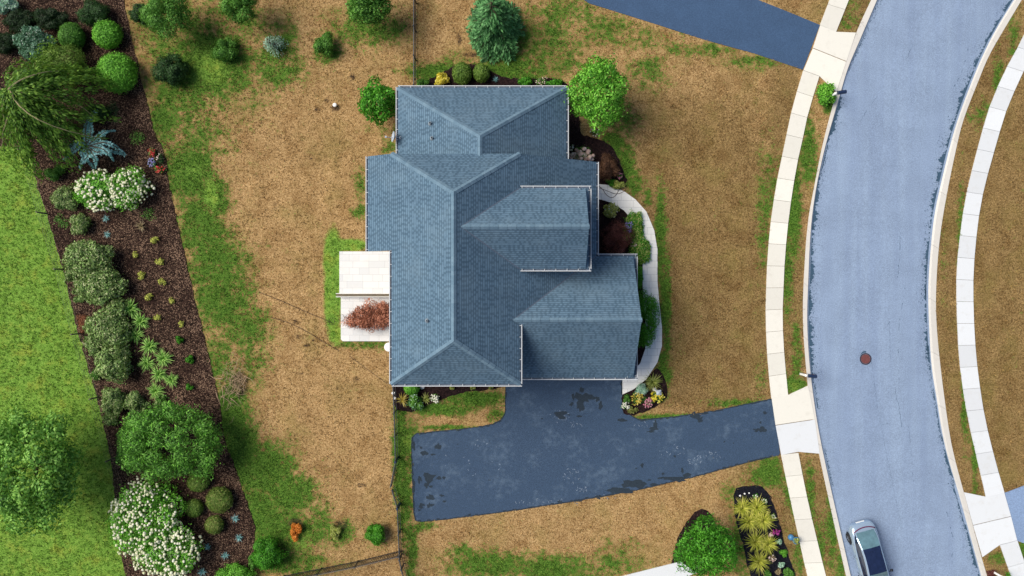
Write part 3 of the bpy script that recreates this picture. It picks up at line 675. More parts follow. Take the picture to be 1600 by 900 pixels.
# ---------------------------------------------------------------- the house
ZR, ZE = 8.2, 6.0
def zE(x): return 8.2 - .635 * (x + 3.043)
def zWst(x): return 8.2 - .6154 * (-3.043 - x)
house = thing('house', 'large house with blue grey shingled hip and gable roofs between the driveway and the lawn', 'house', (0, 0, 0))
def roof(faces, ridges, name='roof', th=.15):
    V = []; F = []; MI = []; UV = []
    fn = []
    for f in faces:
        p = [Vector(q) for q in f]; n = Vector((0, 0, 0))
        for i in range(len(p)):
            a, b = p[i], p[(i+1) % len(p)]; n += Vector(((a.y-b.y)*(a.z+b.z), (a.z-b.z)*(a.x+b.x), (a.x-b.x)*(a.y+b.y)))
        n.normalize(); fn.append((n, sum(p, Vector()) / len(p)))
        u = Vector((0, 0, 1)).cross(n).normalized(); v = n.cross(u).normalized()
        o = len(V); k = len(p); V += [tuple(q) for q in p] + [(q.x, q.y, q.z - th) for q in p]
        F.append([o + i for i in range(k)]); MI.append(0); UV += [(q.dot(u) + 50, q.dot(v) + 50) for q in p]
        F.append([o + k + i for i in range(k)][::-1]); MI.append(1); UV += [(0, 0)] * k
        for i in range(k):
            F.append([o + i, o + k + i, o + k + (i+1) % k, o + (i+1) % k]); MI.append(1); UV += [(0, 0)] * 4
    ob = mk(name, V, F, [M['shingle'], M['trim']], house, MI)
    lay = ob.data.uv_layers.new(name='UVMap')
    lay.data.foreach_set('uv', np.array(UV, np.float32).ravel())
    r = random.Random(len(faces) * 7 + int(faces[0][0][1] * 10))
    for (A, B, i, j) in ridges:
        A = Vector(A); B = Vector(B); d = (B - A); L = d.length; d.normalize()
        mb = MB(); n1 = max(1, int(L / .24)); stp = L / n1
        dirs = []
        for q in (i, j):
            nn, c = fn[q]; e = d.cross(nn).normalized()
            if e.dot(c - A) < 0: e = -e
            dirs.append((e, nn))
        for k in range(n1):
            a = A + d * (k * stp); b = A + d * ((k + 1) * stp + .03); lift = .03 + .012 * (k % 2) + r.uniform(0, .004)
            up = (dirs[0][1] + dirs[1][1]).normalized()
            wv = .15
            P = [a + dirs[0][0]*wv + dirs[0][1]*lift*.55, a + up*lift, a + dirs[1][0]*wv + dirs[1][1]*lift*.55,
                 b + dirs[0][0]*wv + dirs[0][1]*(lift*.55+.01), b + up*(lift+.01), b + dirs[1][0]*wv + dirs[1][1]*(lift*.55+.01)]
            f1 = [0, 3, 4, 1]; f2 = [1, 4, 5, 2]
            nrm = (P[3]-P[0]).cross(P[1]-P[0])
            if nrm.z < 0: pass
            mb.add(P, [f1, f2])
        mb.build('ridge_cap', M['cap'], ob)
    return ob
R1 = (-3.043, -2.776, 8.2); R2 = (-3.043, 5.016, 8.2)
SW = (-6.618, -5.28, 6.0); SE = (.4224, -5.28, 6.0); NW = (-6.618, 7.39, 6.0); NE = (.4224, 7.39, 6.0)
GJ = (.07, -1.751, zE(.07))
main_roof = roof([
    [R1, SE, (.4224, -1.95, 6.0), GJ, (4.951, 1.875, zE(4.951)), (4.951, 7.39, zE(4.951)), NE, R2],
    [R2, NW, (-8.08, 7.39, zWst(-8.08)), (-8.08, 2.06, zWst(-8.08)), (-6.618, 2.06, 6.0), SW, R1],
    [R1, SW, SE], [R2, NE, NW]],
    [(R1, R2, 0, 1), (R1, SW, 2, 1), (R1, SE, 2, 0), (R2, NW, 3, 1), (R2, NE, 3, 0)])
WA = (-1.756, 8.36, 6.1); WB = (-1.756, 6.95, 6.1)
wing_roof = roof([[WA, (-6.68, 11.74, 3.1), (-6.68, 6.95, 3.1), WB], [WB, (3.19, 6.95, 3.1), (3.19, 11.74, 3.1), WA], [WA, (3.19, 11.74, 3.1), (-6.68, 11.74, 3.1)]],
    [(WA, WB, 0, 1), (WA, (-6.68, 11.74, 3.1), 0, 2), (WA, (3.19, 11.74, 3.1), 1, 2)])
GZ = zE(.07); GE = (7.1, -1.751, GZ)
garage_roof = roof([[GJ, GE, (7.1, 1.875, 3.124), (4.951, 1.875, 3.124)], [(.07, -5.25, 3.12), (7.1, -5.25, 3.12), GE, GJ]], [(GJ, GE, 0, 1)])
DJ = (-2.68, 3.22, zE(-2.68)); DE = (4.05, 3.22, zE(-2.68))
dormer_roof = roof([[DJ, DE, (4.05, 5.49, 6.0), (.4224, 5.49, 6.0)], [(.4224, 1.056, 6.0), (4.05, 1.056, 6.0), DE, DJ]], [(DJ, DE, 0, 1)])
# little pent returns across the foot of the two front gables
def pent(x0, x1, y0, y1, z):
    return roof([[(x0, y0, z + .2), (x1, y0 - .0, z), (x1, y1, z), (x0, y1, z + .2)]], [], 'gable_return', .1)
pent(6.75, 7.24, -5.25, 1.86, 3.04); pent(3.72, 4.24, 1.056, 5.48, 5.92)
for a, b in ((DJ, (.4224, 5.49, 6.0)), (DJ, (.4224, 1.056, 6.0)), (GJ, (4.951, 1.875, 3.124))):
    mb = MB(); mb.beam(a, b, .075, .03); mb.build('valley_flashing', M['gut_in'], house)
# walls
wl = MB()
wl.box(-6.25, .05, -4.9, 7.0, -.1, 5.80); wl.box(-6.3, 2.8, 7.0, 11.35, -.1, 2.98)
def xz_prism(mb, prof, y0, y1):
    n = len(prof); V = [(x, y0, z) for x, z in prof] + [(x, y1, z) for x, z in prof]
    mb.add(V, [list(range(n)), list(range(n, 2*n))[::-1]] + [[i, n+i, n+(i+1)%n, (i+1)%n] for i in range(n)])
def yz_prism(mb, prof, x0, x1):
    n = len(prof); V = [(x0, y, z) for y, z in prof] + [(x1, y, z) for y, z in prof]
    mb.add(V, [list(range(n))[::-1], list(range(n, 2*n))] + [[i, (i+1)%n, n+(i+1)%n, n+i] for i in range(n)])
xz_prism(wl, [(-7.70, -.1), (-6.25, -.1), (-6.25, 5.86), (-7.70, 5.05)], 2.45, 6.98)
xz_prism(wl, [(.05, -.1), (3.3, -.1), (3.3, zE(3.3) - .2), (.05, 5.95)], 1.4, 6.97)
yz_prism(wl, [(-4.88, -.1), (1.5, -.1), (1.5, 3.2), (-1.70, GZ - .2), (-4.88, 3.2)], .05, 6.72)
yz_prism(wl, [(1.45, 3.0), (5.1, 3.0), (5.1, 6.1), (3.25, 7.70), (1.45, 6.1)], -1.5, 3.70)
yz_prism(wl, [(-2.6, 6.0), (4.9, 6.0), (4.9, 7.9), (-2.6, 7.9)], -3.2, -2.9)
wl.build('wall', M['siding'], house)
fd = MB(); fd.box(-6.28, .08, -4.93, 7.03, -.12, .45); fd.box(-6.33, 2.83, 7.03, 11.38, -.12, .45); fd.box(.08, 6.75, -4.91, 1.53, -.12, .45); fd.box(-7.73, -6.28, 2.42, 6.95, -.12, .45)
fd.build('foundation', M['stone'], house)
pp = MB()
for y in (2.4, 4.1, 5.7, 6.9): pp.box(4.35, 4.6, y - .12, y + .12, -.1, 3.05)
pp.box(3.3, 4.7, 1.6, 7.0, -.1, .12); pp.build('porch_post', M['trim'], house)
# gutters: U channel along the eaves with hangers
def gutter(pts, outn, z, wd=.13):
    mb = MB()
    for a, b in zip(pts[:-1], pts[1:]):
        a = Vector((*a, 0)); b = Vector((*b, 0)); d = (b - a).normalized(); n = Vector((d.y, -d.x, 0)) * outn
        L = (b - a).length
        def bar(o0, o1, z0, z1, m):
            V = [a + n*o0, b + n*o0, b + n*o1, a + n*o1]; V = [(v.x, v.y, z0) for v in V] + [(v.x, v.y, z1) for v in V]
            F = [[3,2,1,0],[4,5,6,7],[0,1,5,4],[1,2,6,5],[2,3,7,6],[3,0,4,7]]
            mb.add(V, F, m)
        bar(.012, wd - .032, z - .12, z - .10, 1); bar(wd - .034, wd + .006, z - .125, z - .005, 0)
        k = max(2, int(L / .62))
        for i in range(k + 1):
            t = min(max((i + .15) * L / (k + .3), .06), L - .06); c = a + d * t
            V = [c - d*.013 + n*-.04, c + d*.013 + n*-.04, c + d*.013 + n*(wd - .02), c - d*.013 + n*(wd - .02)]
            V = [(v.x, v.y, z - .03) for v in V] + [(v.x, v.y, z + .004) for v in V]
            mb.add(V, [[3,2,1,0],[4,5,6,7],[0,1,5,4],[1,2,6,5],[2,3,7,6],[3,0,4,7]], 0)
    return mb.build('gutter', [M['gutter'], M['gut_in']], house)
gutter([(-6.618, 2.04), (-6.618, -5.28)], 1, 6.0) if False else None
gutter([(-6.618, 2.02), (-6.618, -5.28)], -1 if False else 1, 6.0) if False else None
def eave(a, b, out, z):
    a = np.array(a); b = np.array(b); d = (b - a) / np.linalg.norm(b - a); n = np.array([d[1], -d[0]])
    gutter([tuple(a), tuple(b)], 1 if n @ np.array(out) > 0 else -1, z)
eave((-6.618, 2.04), (-6.618, -5.28), (-1, 0), 6.0); eave((-8.08, 7.39), (-8.08, 2.06), (-1, 0), zWst(-8.08)); eave((-6.618, -5.28), (.55, -5.28), (0, -1), 6.0)
eave((.4224, -5.28), (.4224, -1.98), (1, 0), 6.0); eave((4.951, 1.95), (4.951, 7.39), (1, 0), zE(4.951)); eave((4.98, 1.875), (7.36, 1.875), (0, 1), 3.124)
eave((.45, -5.25), (7.36, -5.25), (0, -1), 3.12); eave((7.24, -5.25), (7.24, 1.86), (1, 0), 3.06)
eave((.46, 5.49), (4.36, 5.49), (0, 1), 6.0); eave((.46, 1.056), (4.36, 1.056), (0, -1), 6.0); eave((4.24, 1.056), (4.24, 5.48), (1, 0), 5.94)
eave((-6.68, 11.74), (3.19, 11.74), (0, 1), 3.1); eave((-6.68, 11.8), (-6.68, 7.4), (-1, 0), 3.1); eave((3.19, 11.8), (3.19, 7.2), (1, 0), 3.1)
for (x, y, z) in ((-6.33, -4.8, 5.7), (.1, -4.98, 5.7), (6.85, -4.95, 3.0), (2.86, 11.2, 3.), (-6.38, 11.2, 3.)): ds = MB(); ds.box(x - .05, x + .05, y - .05, y + .05, 0, z - .1); ds.build('downspout', M['trim'], house)
for (px, py, z, h) in ((672.5, 193, 4.35, .32), (675.5, 216.5, 4.30, .28), (668, 501, 7.2, .26)):
    x, y = W(px, py, z); zz = (6.1 - .61 * (-1.756 - x)) if py < 300 else zWst(x)
    v = MB(); v.lathe((x, y, zz - .05), [(.14, .0), (.13, .07), (.065, .09), (.065, h), (.045, h), (.045, h - .08)], 10)
    v.build('roof_vent', M['vent'], house)
def window(x, y, z, wd, ht, face):
    """face: unit normal in plan"""
    fx, fy = face; mb = MB(); gl = MB(); t = (-fy, fx)
    def bx(m, u0, u1, z0, z1, d0, d1):
        xs = sorted([x + t[0]*u0 + fx*d0, x + t[0]*u1 + fx*d1]); ys_ = sorted([y + t[1]*u0 + fy*d0, y + t[1]*u1 + fy*d1])
        m.box(xs[0], xs[1], ys_[0], ys_[1], z0, z1)
    for u0, u1, z0, z1 in ((-wd/2-.09, -wd/2, z-.09, z+ht+.09), (wd/2, wd/2+.09, z-.09, z+ht+.09), (-wd/2, wd/2, z+ht, z+ht+.09), (-wd/2, wd/2, z-.09, z), (-wd/2, wd/2, z+ht*.5-.02, z+ht*.5+.02)):
        bx(mb, u0, u1, z0, z1, -.01, .06)
    bx(gl, -wd/2, wd/2, z, z+ht, -.01, .02)
    wn = mb.build('window', M['trim'], house); gl.build('pane', M['glass'], wn)
for y in (-3.6, -1.6, .6): window(-6.25, y, 3.4, .95, 1.35, (-1, 0))
for y in (-3.2,): window(-6.25, y, 1.0, 1.4, 1.3, (-1, 0))
for y in (3.4, 5.6): window(-7.70, y, 3.0, .9, 1.3, (-1, 0)); window(-7.73, y, .9, 1.1, 1.4, (-1, 0))
for x in (-5.2, -3.1, -1.1): window(x, -4.9, 3.5, .95, 1.35, (0, -1)); window(x, -4.93, .95, .95, 1.4, (0, -1))
for x in (-5, -2.6, -.2, 2.0): window(x, 11.38, .95, .95, 1.4, (0, 1))
for y in (8.2, 10.2): window(2.83, y, .95, .95, 1.4, (1, 0)); window(-6.33, y, .95, .95, 1.4, (-1, 0))
for y in (2.35, 3.25, 4.15): window(3.70, y, 4.4, .75, 1.4, (1, 0))
for y in (-2.9, -.6): window(6.75, y, .95, .95, 1.4, (1, 0))
window(3.30, 5.9, .8, 1.2, 1.5, (1, 0))
for x0 in (1.2, 4.0):
    d = MB(); d.box(x0, x0 + 2.45, -4.97, -4.86, .0, 2.25)
    for k in range(4):
        for j in range(4): d.box(x0 + .1 + j * .58, x0 + .58 + j * .58, -4.995, -4.95, .1 + k * .55, .5 + k * .55)
    d.build('garage_door', M['door_white'], house)
d = MB(); d.box(3.28, 3.35, 3.3, 4.3, .12, 2.2); fdr = d.build('door', M['door_red'], house)
d = MB(); d.tube([(3.38, 3.42, 1.1), (3.42, 3.42, 1.1), (3.42, 3.55, 1.1)], .02); d.build('handle', M['steel'], fdr)
d = MB(); d.box(-6.34, -6.24, -.1, 1.8, .14, 2.25); pdr = d.build('patio_door', M['trim'], house)
d = MB(); d.box(-6.36, -6.30, 0, .8, .25, 2.15); d.box(-6.36, -6.30, .9, 1.7, .25, 2.15); d.build('pane', M['glass'], pdr)

# satellite dish on the west eave of the north wing
x, y, z = W3(617, 214, 3.5)
dish = thing('satellite_dish', 'grey satellite dish on a bracket at the west eave of the north roof', 'satellite dish', (x, y, z))
mb = MB(); V = []; F = []
for i in range(5):
    for k in range(16):
        t = 2*math.pi*k/16; r = .28 * i / 4; V.append((-(.12 * (r / .28) ** 2), r * math.cos(t) * 1.15, r * math.sin(t) ))
for i in range(4):
    for k in range(16): F.append([i*16+k, i*16+(k+1)%16, (i+1)*16+(k+1)%16, (i+1)*16+k])
mb.add(V, F); o = mb.build('reflector', M['grey'], dish, True); o.rotation_euler = (0, math.radians(25), math.radians(-8))
mb = MB(); mb.tube([(0, 0, -.1), (-.25, 0, -.15), (-.52, .0, .02)], .02); mb.box(-.57, -.47, -.05, .05, -.02, .08); mb.build('feed_arm', M['grey'], dish)
mb = MB(); mb.tube([(.02, 0, 0), (.18, 0, -.1), (.30, 0, -.30)], .025); mb.box(.22, .36, -.08, .08, -.36, -.3); mb.build('bracket', M['steel'], dish)

# ---------------------------------------------------------------- plants
def leafmesh(P, Nn, L, Wd, r, tang=.7, updown=-.1, fold=.25):
    """one folded leaf per point"""
    n = len(P); rd = r.normal(0, 1, (n, 3)); a = rd - (rd * Nn).sum(1, keepdims=True) * Nn * tang + np.array([0, 0, updown]); a /= np.linalg.norm(a, axis=1, keepdims=True) + 1e-9
    nn = Nn + r.normal(0, .35, (n, 3)); b = np.cross(a, nn); b /= np.linalg.norm(b, axis=1, keepdims=True) + 1e-9; c = np.cross(b, a)
    l = (L * r.uniform(.65, 1.35, n))[:, None]; wv = (Wd * r.uniform(.7, 1.3, n))[:, None]
    V = np.stack([P, P + a*l*.45 + b*wv*.5 + c*wv*fold, P + a*l, P + a*l*.45 - b*wv*.5 + c*wv*fold], 1).reshape(-1, 3)
    return V, np.arange(4 * n).reshape(n, 4)
def crown(n, rad, r, lobes=1, shell=.7, lobr=.5, flat=0.0, top=.35):
    """points and outward normals of a lumpy crown centred on the origin"""
    rx, ry, rz = rad
    if lobes <= 1:
        C = np.zeros((1, 3)); R = np.array([1.0])
    else:
        k = np.arange(lobes) + .5; ph = np.arccos(1 - 1.55 * k / lobes); th = np.pi * (1 + 5 ** .5) * k + r.uniform(0, 6)
        C = np.stack([np.cos(th) * np.sin(ph), np.sin(th) * np.sin(ph), np.cos(ph)], 1) * (1 - lobr * .85) * r.uniform(.8, 1.12, (lobes, 1)); R = lobr * r.uniform(.75, 1.2, lobes)
    m = int(n * 2.6); i = r.choice(len(R), m, p=R ** 2 / (R ** 2).sum())
    d = r.normal(0, 1, (m, 3)); d[:, 2] += top; d /= np.linalg.norm(d, axis=1, keepdims=True)
    rr_ = R[i] * (shell + (1 - shell) * r.uniform(0, 1, m) ** .6) * (1 + .06 * r.normal(0, 1, m)); P = C[i] + d * rr_[:, None]
    keep = np.ones(m, bool)
    for c, q in zip(C, R): keep &= ~(np.linalg.norm(P - c, axis=1) < q * shell * .92)
    P = P[keep][:n]; d = d[keep][:n]
    if shell < .83:
        k = np.zeros(len(P)); u = P / (np.linalg.norm(P, axis=1, keepdims=True) + 1e-6)
        for q in range(9):
            v = r.normal(0, 1, 3); k += np.sin(u @ v * (2.2 + .7 * q) + r.uniform(0, 6.28)) * (.05 if top < .5 and max(rad) < 1.2 else .028)
        P = P * (1 + k + (r.uniform(0, 1, len(P)) < .05) * r.uniform(.04, .2, len(P)))[:, None]
    P = P * np.array([rx, ry, rz]); nn = d / np.array([rx, ry, rz]); nn /= np.linalg.norm(nn, axis=1, keepdims=True)
    return P, nn
ICO = None
def ico():
    global ICO
    if ICO is None:
        bm = bmesh.new(); bmesh.ops.create_icosphere(bm, subdivisions=1, radius=1); bm.verts.index_update()
        ICO = (np.array([v.co[:] for v in bm.verts]), np.array([[v.index for v in f.verts] for f in bm.faces])); bm.free()
    return ICO
def balls(P, rad, r):
    v, f = ico(); n = len(P); k = len(v)
    s = (rad * r.uniform(.7, 1.3, n))[:, None, None]
    V = (P[:, None, :] + v[None] * s * np.array([1, 1, .75]) + r.normal(0, .12, (n, k, 3)) * s * .7).reshape(-1, 3)
    return V, (f[None] + (np.arange(n) * k)[:, None, None]).reshape(-1, 3)
SEED = [100]
def plant(name, label, cat, px, py, rpx, pal, ry=None, hgt=None, leaf=(.11, .065), lobes=1, shell=.72, lobr=.5, rot=0.0, trunk=None, dens=3.2, blossoms=None, tips=None, nmax=9000, group=None, stems=True, tang=.7, zbase=0.0, bark='bark', limbs=4, partname='foliage'):
    """a shrub (foliage down to the ground) or, with trunk = clear height, a small tree"""
    SEED[0] += 1; r = np.random.default_rng(SEED[0])
    rx = rpx / S; ryy = (ry if ry else rpx) / S
    rz = (hgt if hgt else 1.5 * min(rx, ryy)) / 2
    tr = trunk if trunk is not None else -rz * .12
    zc = tr + rz
    f = (H - zc) / H; rx *= f; ryy *= f
    x, y = W(px, py, zc)
    t = thing(name, label, cat, (x, y, zbase), rot, group)
    area = 4.0 * (rx * ryy + rx * rz + ryy * rz) / 3 * 2.6; n = int(min(nmax, max(120, dens * area / (leaf[0] * leaf[1] * .5))))
    P, nn = crown(n, (rx * .97, ryy * .97, rz), r, lobes, shell, lobr)
    P[:, 2] += zc; k = P[:, 2] > .02; P, nn = P[k], nn[k]
    V, F = leafmesh(P, nn, leaf[0], leaf[1], r, tang)
    mats_ = [FM[pal]]; mi_ = np.zeros(len(F), np.int32)
    if tips:
        n2 = int(len(P) * tips[1]); q = r.choice(len(P), n2, replace=False); q = q[P[q, 2] > zc * .6]
        V2, F2 = leafmesh(P[q] * np.array([1.03, 1.03, 1]) + (0, 0, .03), nn[q], leaf[0], leaf[1], r, tang); F = np.vstack([F, F2 + len(V)]); V = np.vstack([V, V2]); mats_.append(FM[tips[0]]); mi_ = np.concatenate([mi_, np.ones(len(F2), np.int32)])
    mk('crown' if trunk is not None else partname, V, F, mats_, t, mi_)
    if blossoms:
        bp, cnt, rad = blossoms; P2, n2 = crown(cnt * 2, (rx * 1.02, ryy * 1.02, rz * 1.07), r, lobes, .97, lobr, top=.8); P2[:, 2] += zc; q = (P2[:, 2] > zc * .55); P2 = P2[q][:cnt]
        V, F = balls(P2, rad, r); o = mk('blossoms', V, F, FM[bp], t)
        if len(P2) > 100: o['kind'] = 'stuff'
    if stems:
        mb = MB()
        if trunk is not None:
            r0 = max(.05, .055 * max(rx, ryy) + .03)
            mb.tube([(0, 0, -.1), (.02, .01, tr * .6), (0, .02, tr + rz * .4), (.02, 0, tr + rz * 1.3)], [r0 * 1.25, r0, r0 * .75, r0 * .25], 8)
            for k in range(limbs):
                a = 6.28 * k / limbs + r.uniform(-.4, .4); q = r.uniform(.5, .75); zz = tr + rz * r.uniform(.1, .7)
                mb.tube([(0, 0, zz), (rx*q*.5*math.cos(a), ryy*q*.5*math.sin(a), zz + rz*.3), (rx*q*math.cos(a), ryy*q*math.sin(a), zz + rz*.5)], [r0*.5, r0*.35, r0*.12], 6)
            mb.build('trunk', M[bark], t)
        else:
            for k in range(4):
                a = 6.28 * k / 4 + r.uniform(-.4, .4); q = r.uniform(.3, .6)
                mb.tube([(0, 0, -.05), (rx*q*.4*math.cos(a), ryy*q*.4*math.sin(a), zc*.7), (rx*q*math.cos(a), ryy*q*math.sin(a), zc*1.2)], [.025, .02, .008], 5)
            mb.build('stem', M[bark], t)
    return t
def blademesh(nb, L, wd, r, spread=1.0, up=.7, segs=3):
    V = []; F = []
    for i in range(nb):
        a = r.uniform(0, 6.283); l = L * r.uniform(.6, 1.15); e = r.uniform(.25, 1.0) * spread; w_ = wd * r.uniform(.7, 1.3); c, s_ = math.cos(a), math.sin(a); o = len(V)
        for k in range(segs + 1):
            t = k / segs; d = l * e * (t ** 1.15) ; z = up * l * (1.25 - .75 * e) * (1.9 * t - 1.15 * t * t) + .01; wk = w_ * (1 - t) ** .6 + .002
            V += [(c*d - s_*wk/2, s_*d + c*wk/2, z), (c*d + s_*wk/2, s_*d - c*wk/2, z)]
            if k: F.append([o+2*k-2, o+2*k-1, o+2*k+1, o+2*k])
    return V, F
def clump(name, label, cat, px, py, rpx, pal, nb=70, wd=.03, group=None, spread=1.0, up=.7, flowers=None, proto=None, rot=None):
    SEED[0] += 1; r = np.random.default_rng(SEED[0]); L = rpx / S * 1.22
    x, y = W(px, py, L * .4)
    if proto is not None:
        o = proto.copy(); COL.objects.link(o); o.location = (x, y, .02); o.rotation_euler = (0, 0, r.uniform(0, 6.28)); k = L / proto['span']; o.scale = (k, k, k)
        return tag(o, label, cat, group)
    V, F = blademesh(nb, L, wd, r, spread, up)
    mats = [FM[pal]]; mi = [0] * len(F)
    if flowers:
        P = np.stack([r.normal(0, L*.35, flowers[1]), r.normal(0, L*.35, flowers[1]), r.uniform(.5, .9, flowers[1]) * L * up], 1); v, f = balls(P, flowers[2], r)
        o = len(V); V = list(V) + v.tolist(); F = F + (f + o).tolist(); mats.append(FM[flowers[0]]); mi += [1] * len(f)
    ob = mk(name, V, F, mats, None, mi); ob.location = (x, y, .02); ob['span'] = L
    return tag(ob, label, cat, group)
def flowers(name, label, px, py, rpx, pal, leafpal='mid', hgt=.35, n=90, rad=.045, ry=None, group=None, cat='flower', nl=500):
    """low mound of leaves with many small blooms"""
    SEED[0] += 1; r = np.random.default_rng(SEED[0]); rx = rpx / S; ryy = (ry or rpx) / S; x, y = W(px, py, hgt * .6)
    t = thing(name, label, cat, (x, y, .02), 0, group)
    P, nn = crown(nl, (rx, ryy, hgt * .6), r, 5, .5, .5); P[:, 2] += hgt * .4; k = P[:, 2] > 0; V, F = leafmesh(P[k], nn[k], .09, .045, r); mk('foliage', V, F, FM[leafpal], t)
    P, nn = crown(n * 2, (rx, ryy, hgt * .62), r, 5, .92, .5, top=1.0); P[:, 2] += hgt * .45; P = P[P[:, 2] > hgt * .4][:n]; V, F = balls(P, rad, r); mk('blossoms', V, F, FM[pal], t)
    return t

# ---- trees and shrubs in the yards
plant('yard_tree', 'bright green rounded tree at the north east corner of the house', 'tree', 933, 146, 47, 'bright', ry=57, hgt=3.4, leaf=(.16, .09), lobes=26, shell=.75, lobr=.34, trunk=1.2, dens=2.6)
plant('yard_tree', 'dark green round tree beside the west eave of the north roof', 'tree', 591, 161, 31, 'vivid', ry=34, hgt=2.3, leaf=(.17, .10), lobes=14, shell=.8, lobr=.4, trunk=.7, dens=2.2)
plant('yard_tree', 'vivid green tree in a dark red mulch ring at the bottom of the photo', 'tree', 1105, 857, 51, 'vivid', ry=48, hgt=3.0, leaf=(.15, .07), lobes=22, shell=.72, lobr=.36, trunk=1.2, dens=2.8)
plant('yard_tree', 'broad pale green tree on the bright neighbouring lawn at the left', 'tree', 40, 730, 80, 'maple', ry=100, hgt=4.0, leaf=(.20, .12), lobes=34, shell=.5, lobr=.27, trunk=1.8, dens=2.6, nmax=14000)
plant('yard_tree', 'wide dark green tree at the top edge between the mulch bed and two small trees', 'tree', 262, 22, 38, 'mid', ry=40, hgt=2.6, leaf=(.13, .06), lobes=12, shell=.6, lobr=.42, trunk=.8, dens=2.6)
plant('yard_tree', 'green tree cut by the top edge above the pale blue spruce', 'tree', 375, 4, 32, 'mid', ry=36, hgt=2.8, leaf=(.13, .06), lobes=10, shell=.6, lobr=.42, trunk=.8, dens=2.6)
plant('yard_tree', 'green tree at the top edge left of the dark metal fence', 'tree', 577, 10, 38, 'mid', ry=33, hgt=2.7, leaf=(.15, .08), lobes=14, shell=.6, lobr=.40, trunk=.8, dens=2.4)
plant('bush', 'small near black bush against the wide tree near the mulch bed', 'bush', 221, 24, 17, 'dark', lobes=5, leaf=(.09, .05))
plant('bush', 'dark green bush on the lawn right of the brightest round mulch bed shrub', 'bush', 266, 111, 25, 'dark', ry=24, lobes=7, leaf=(.10, .05), hgt=1.4)
plant('bush', 'green lawn bush with a dark lower right side, left of the blue spruce', 'bush', 352, 80, 21, 'mid', ry=20, lobes=6, leaf=(.09, .05), hgt=1.2)
plant('bush', 'round green bush alone on the dry lawn below the top edge trees', 'bush', 508, 69, 17, 'mid', ry=19, lobes=5, leaf=(.09, .05), hgt=1.2)
plant('bush', 'neat round green bush on dry grass close to the gate in the fence', 'bush', 587, 834, 18, 'vivid', ry=19, lobes=5, leaf=(.10, .055), hgt=1.1)
plant('bush', 'large dark green bush right of the mulch bed at the bottom', 'bush', 417, 866, 25, 'vivid', ry=25, lobes=9, leaf=(.09, .05), hgt=1.6)
plant('bush', 'tiny bright yellow green bush on a patch of pinkish gravel', 'bush', 525, 833, 10, 'ygreen', ry=10, lobes=4, leaf=(.08, .04), hgt=.5)
plant('bush', 'small orange bush in the lawn near the bottom', 'bush', 462, 830, 10, 'orange', ry=14, lobes=4, leaf=(.08, .05), hgt=.55)
def conifer(name, label, px, py, rpx, pal, hgt, nbr=9, lev=12, L=.16, Wd=.06, droop=.35, ap=(0, 0)):
    SEED[0] += 1; r = np.random.default_rng(SEED[0]); R = rpx / S; x, y = W(px, py, .6)
    t = thing(name, label, 'tree', (x, y, 0)); mb = MB(); mb.tube([(0, 0, -.1), (ap[0]*.5, ap[1]*.5, hgt*.5), (ap[0], ap[1], hgt)], [.12, .07, .015], 7)
    PP = []; AA = []
    for i in range(lev):
        z = .25 + (hgt - .3) * (i / lev) ** .9; rad = R * (1 - (z / hgt)) ** .75 * 1.02; f = z / hgt
        for k in range(max(4, int(nbr * (1 - .4 * f)))):
            a = r.uniform(0, 6.283); l = rad * r.uniform(.75, 1.12); c = np.array([math.cos(a), math.sin(a), 0]); q = np.array([-math.sin(a), math.cos(a), 0])
            o = np.array([ap[0] * f, ap[1] * f, z]); ns = max(3, int(l / .075)); end = o + c * l + np.array([0, 0, -droop * l])
            mb.tube([o, o + c * l * .5 + (0, 0, -.05 * l), end], [.025, .015, .006], 4)
            for s_ in range(ns):
                u = (s_ + .6) / ns; p = o + c * l * u + np.array([0, 0, -droop * l * u * u + .06 * l * math.sin(u * 3)])
                wsp = .45 * l * (1 - u * .75) * min(1, u * 3)
                for side in (-1, 1):
                    m_ = max(1, int(wsp / .10))
                    for j in range(m_):
                        v = (j + r.uniform(.2, 1)) / m_ * wsp; PP.append(p + q * side * v + c * v * .55 + np.array([0, 0, -.3 * v]) + r.normal(0, .02, 3)); AA.append(c * .8 + q * side * .6 + np.array([0, 0, -.25]))
    P = np.array(PP); A = np.array(AA); A += r.normal(0, .25, A.shape); A /= np.linalg.norm(A, axis=1, keepdims=True); n = len(P)
    up = np.array([0, 0, 1.]) + r.normal(0, .3, (n, 3)); B = np.cross(A, up); B /= np.linalg.norm(B, axis=1, keepdims=True)
    l = (L * r.uniform(.7, 1.3, n))[:, None]; wv = (Wd * r.uniform(.7, 1.3, n))[:, None]
    V = np.stack([P, P + A*l*.4 + B*wv*.5, P + A*l, P + A*l*.4 - B*wv*.5], 1).reshape(-1, 3)
    mk('crown', V, np.arange(4*n).reshape(n, 4), FM[pal], t); mb.build('trunk', M['bark'], t)
    return t
conifer('spruce_tree', 'big dark green spruce with drooping boughs north of the house', 772, 47, 55, 'spruce', 4.6, 9, 14, .27, .11, .42, (-.1, .35))
conifer('spruce_tree', 'small pale blue spruce on the upper lawn', 428, 72, 20, 'pale', 1.7, 8, 9, .11, .05, .25, (-.1, .1))

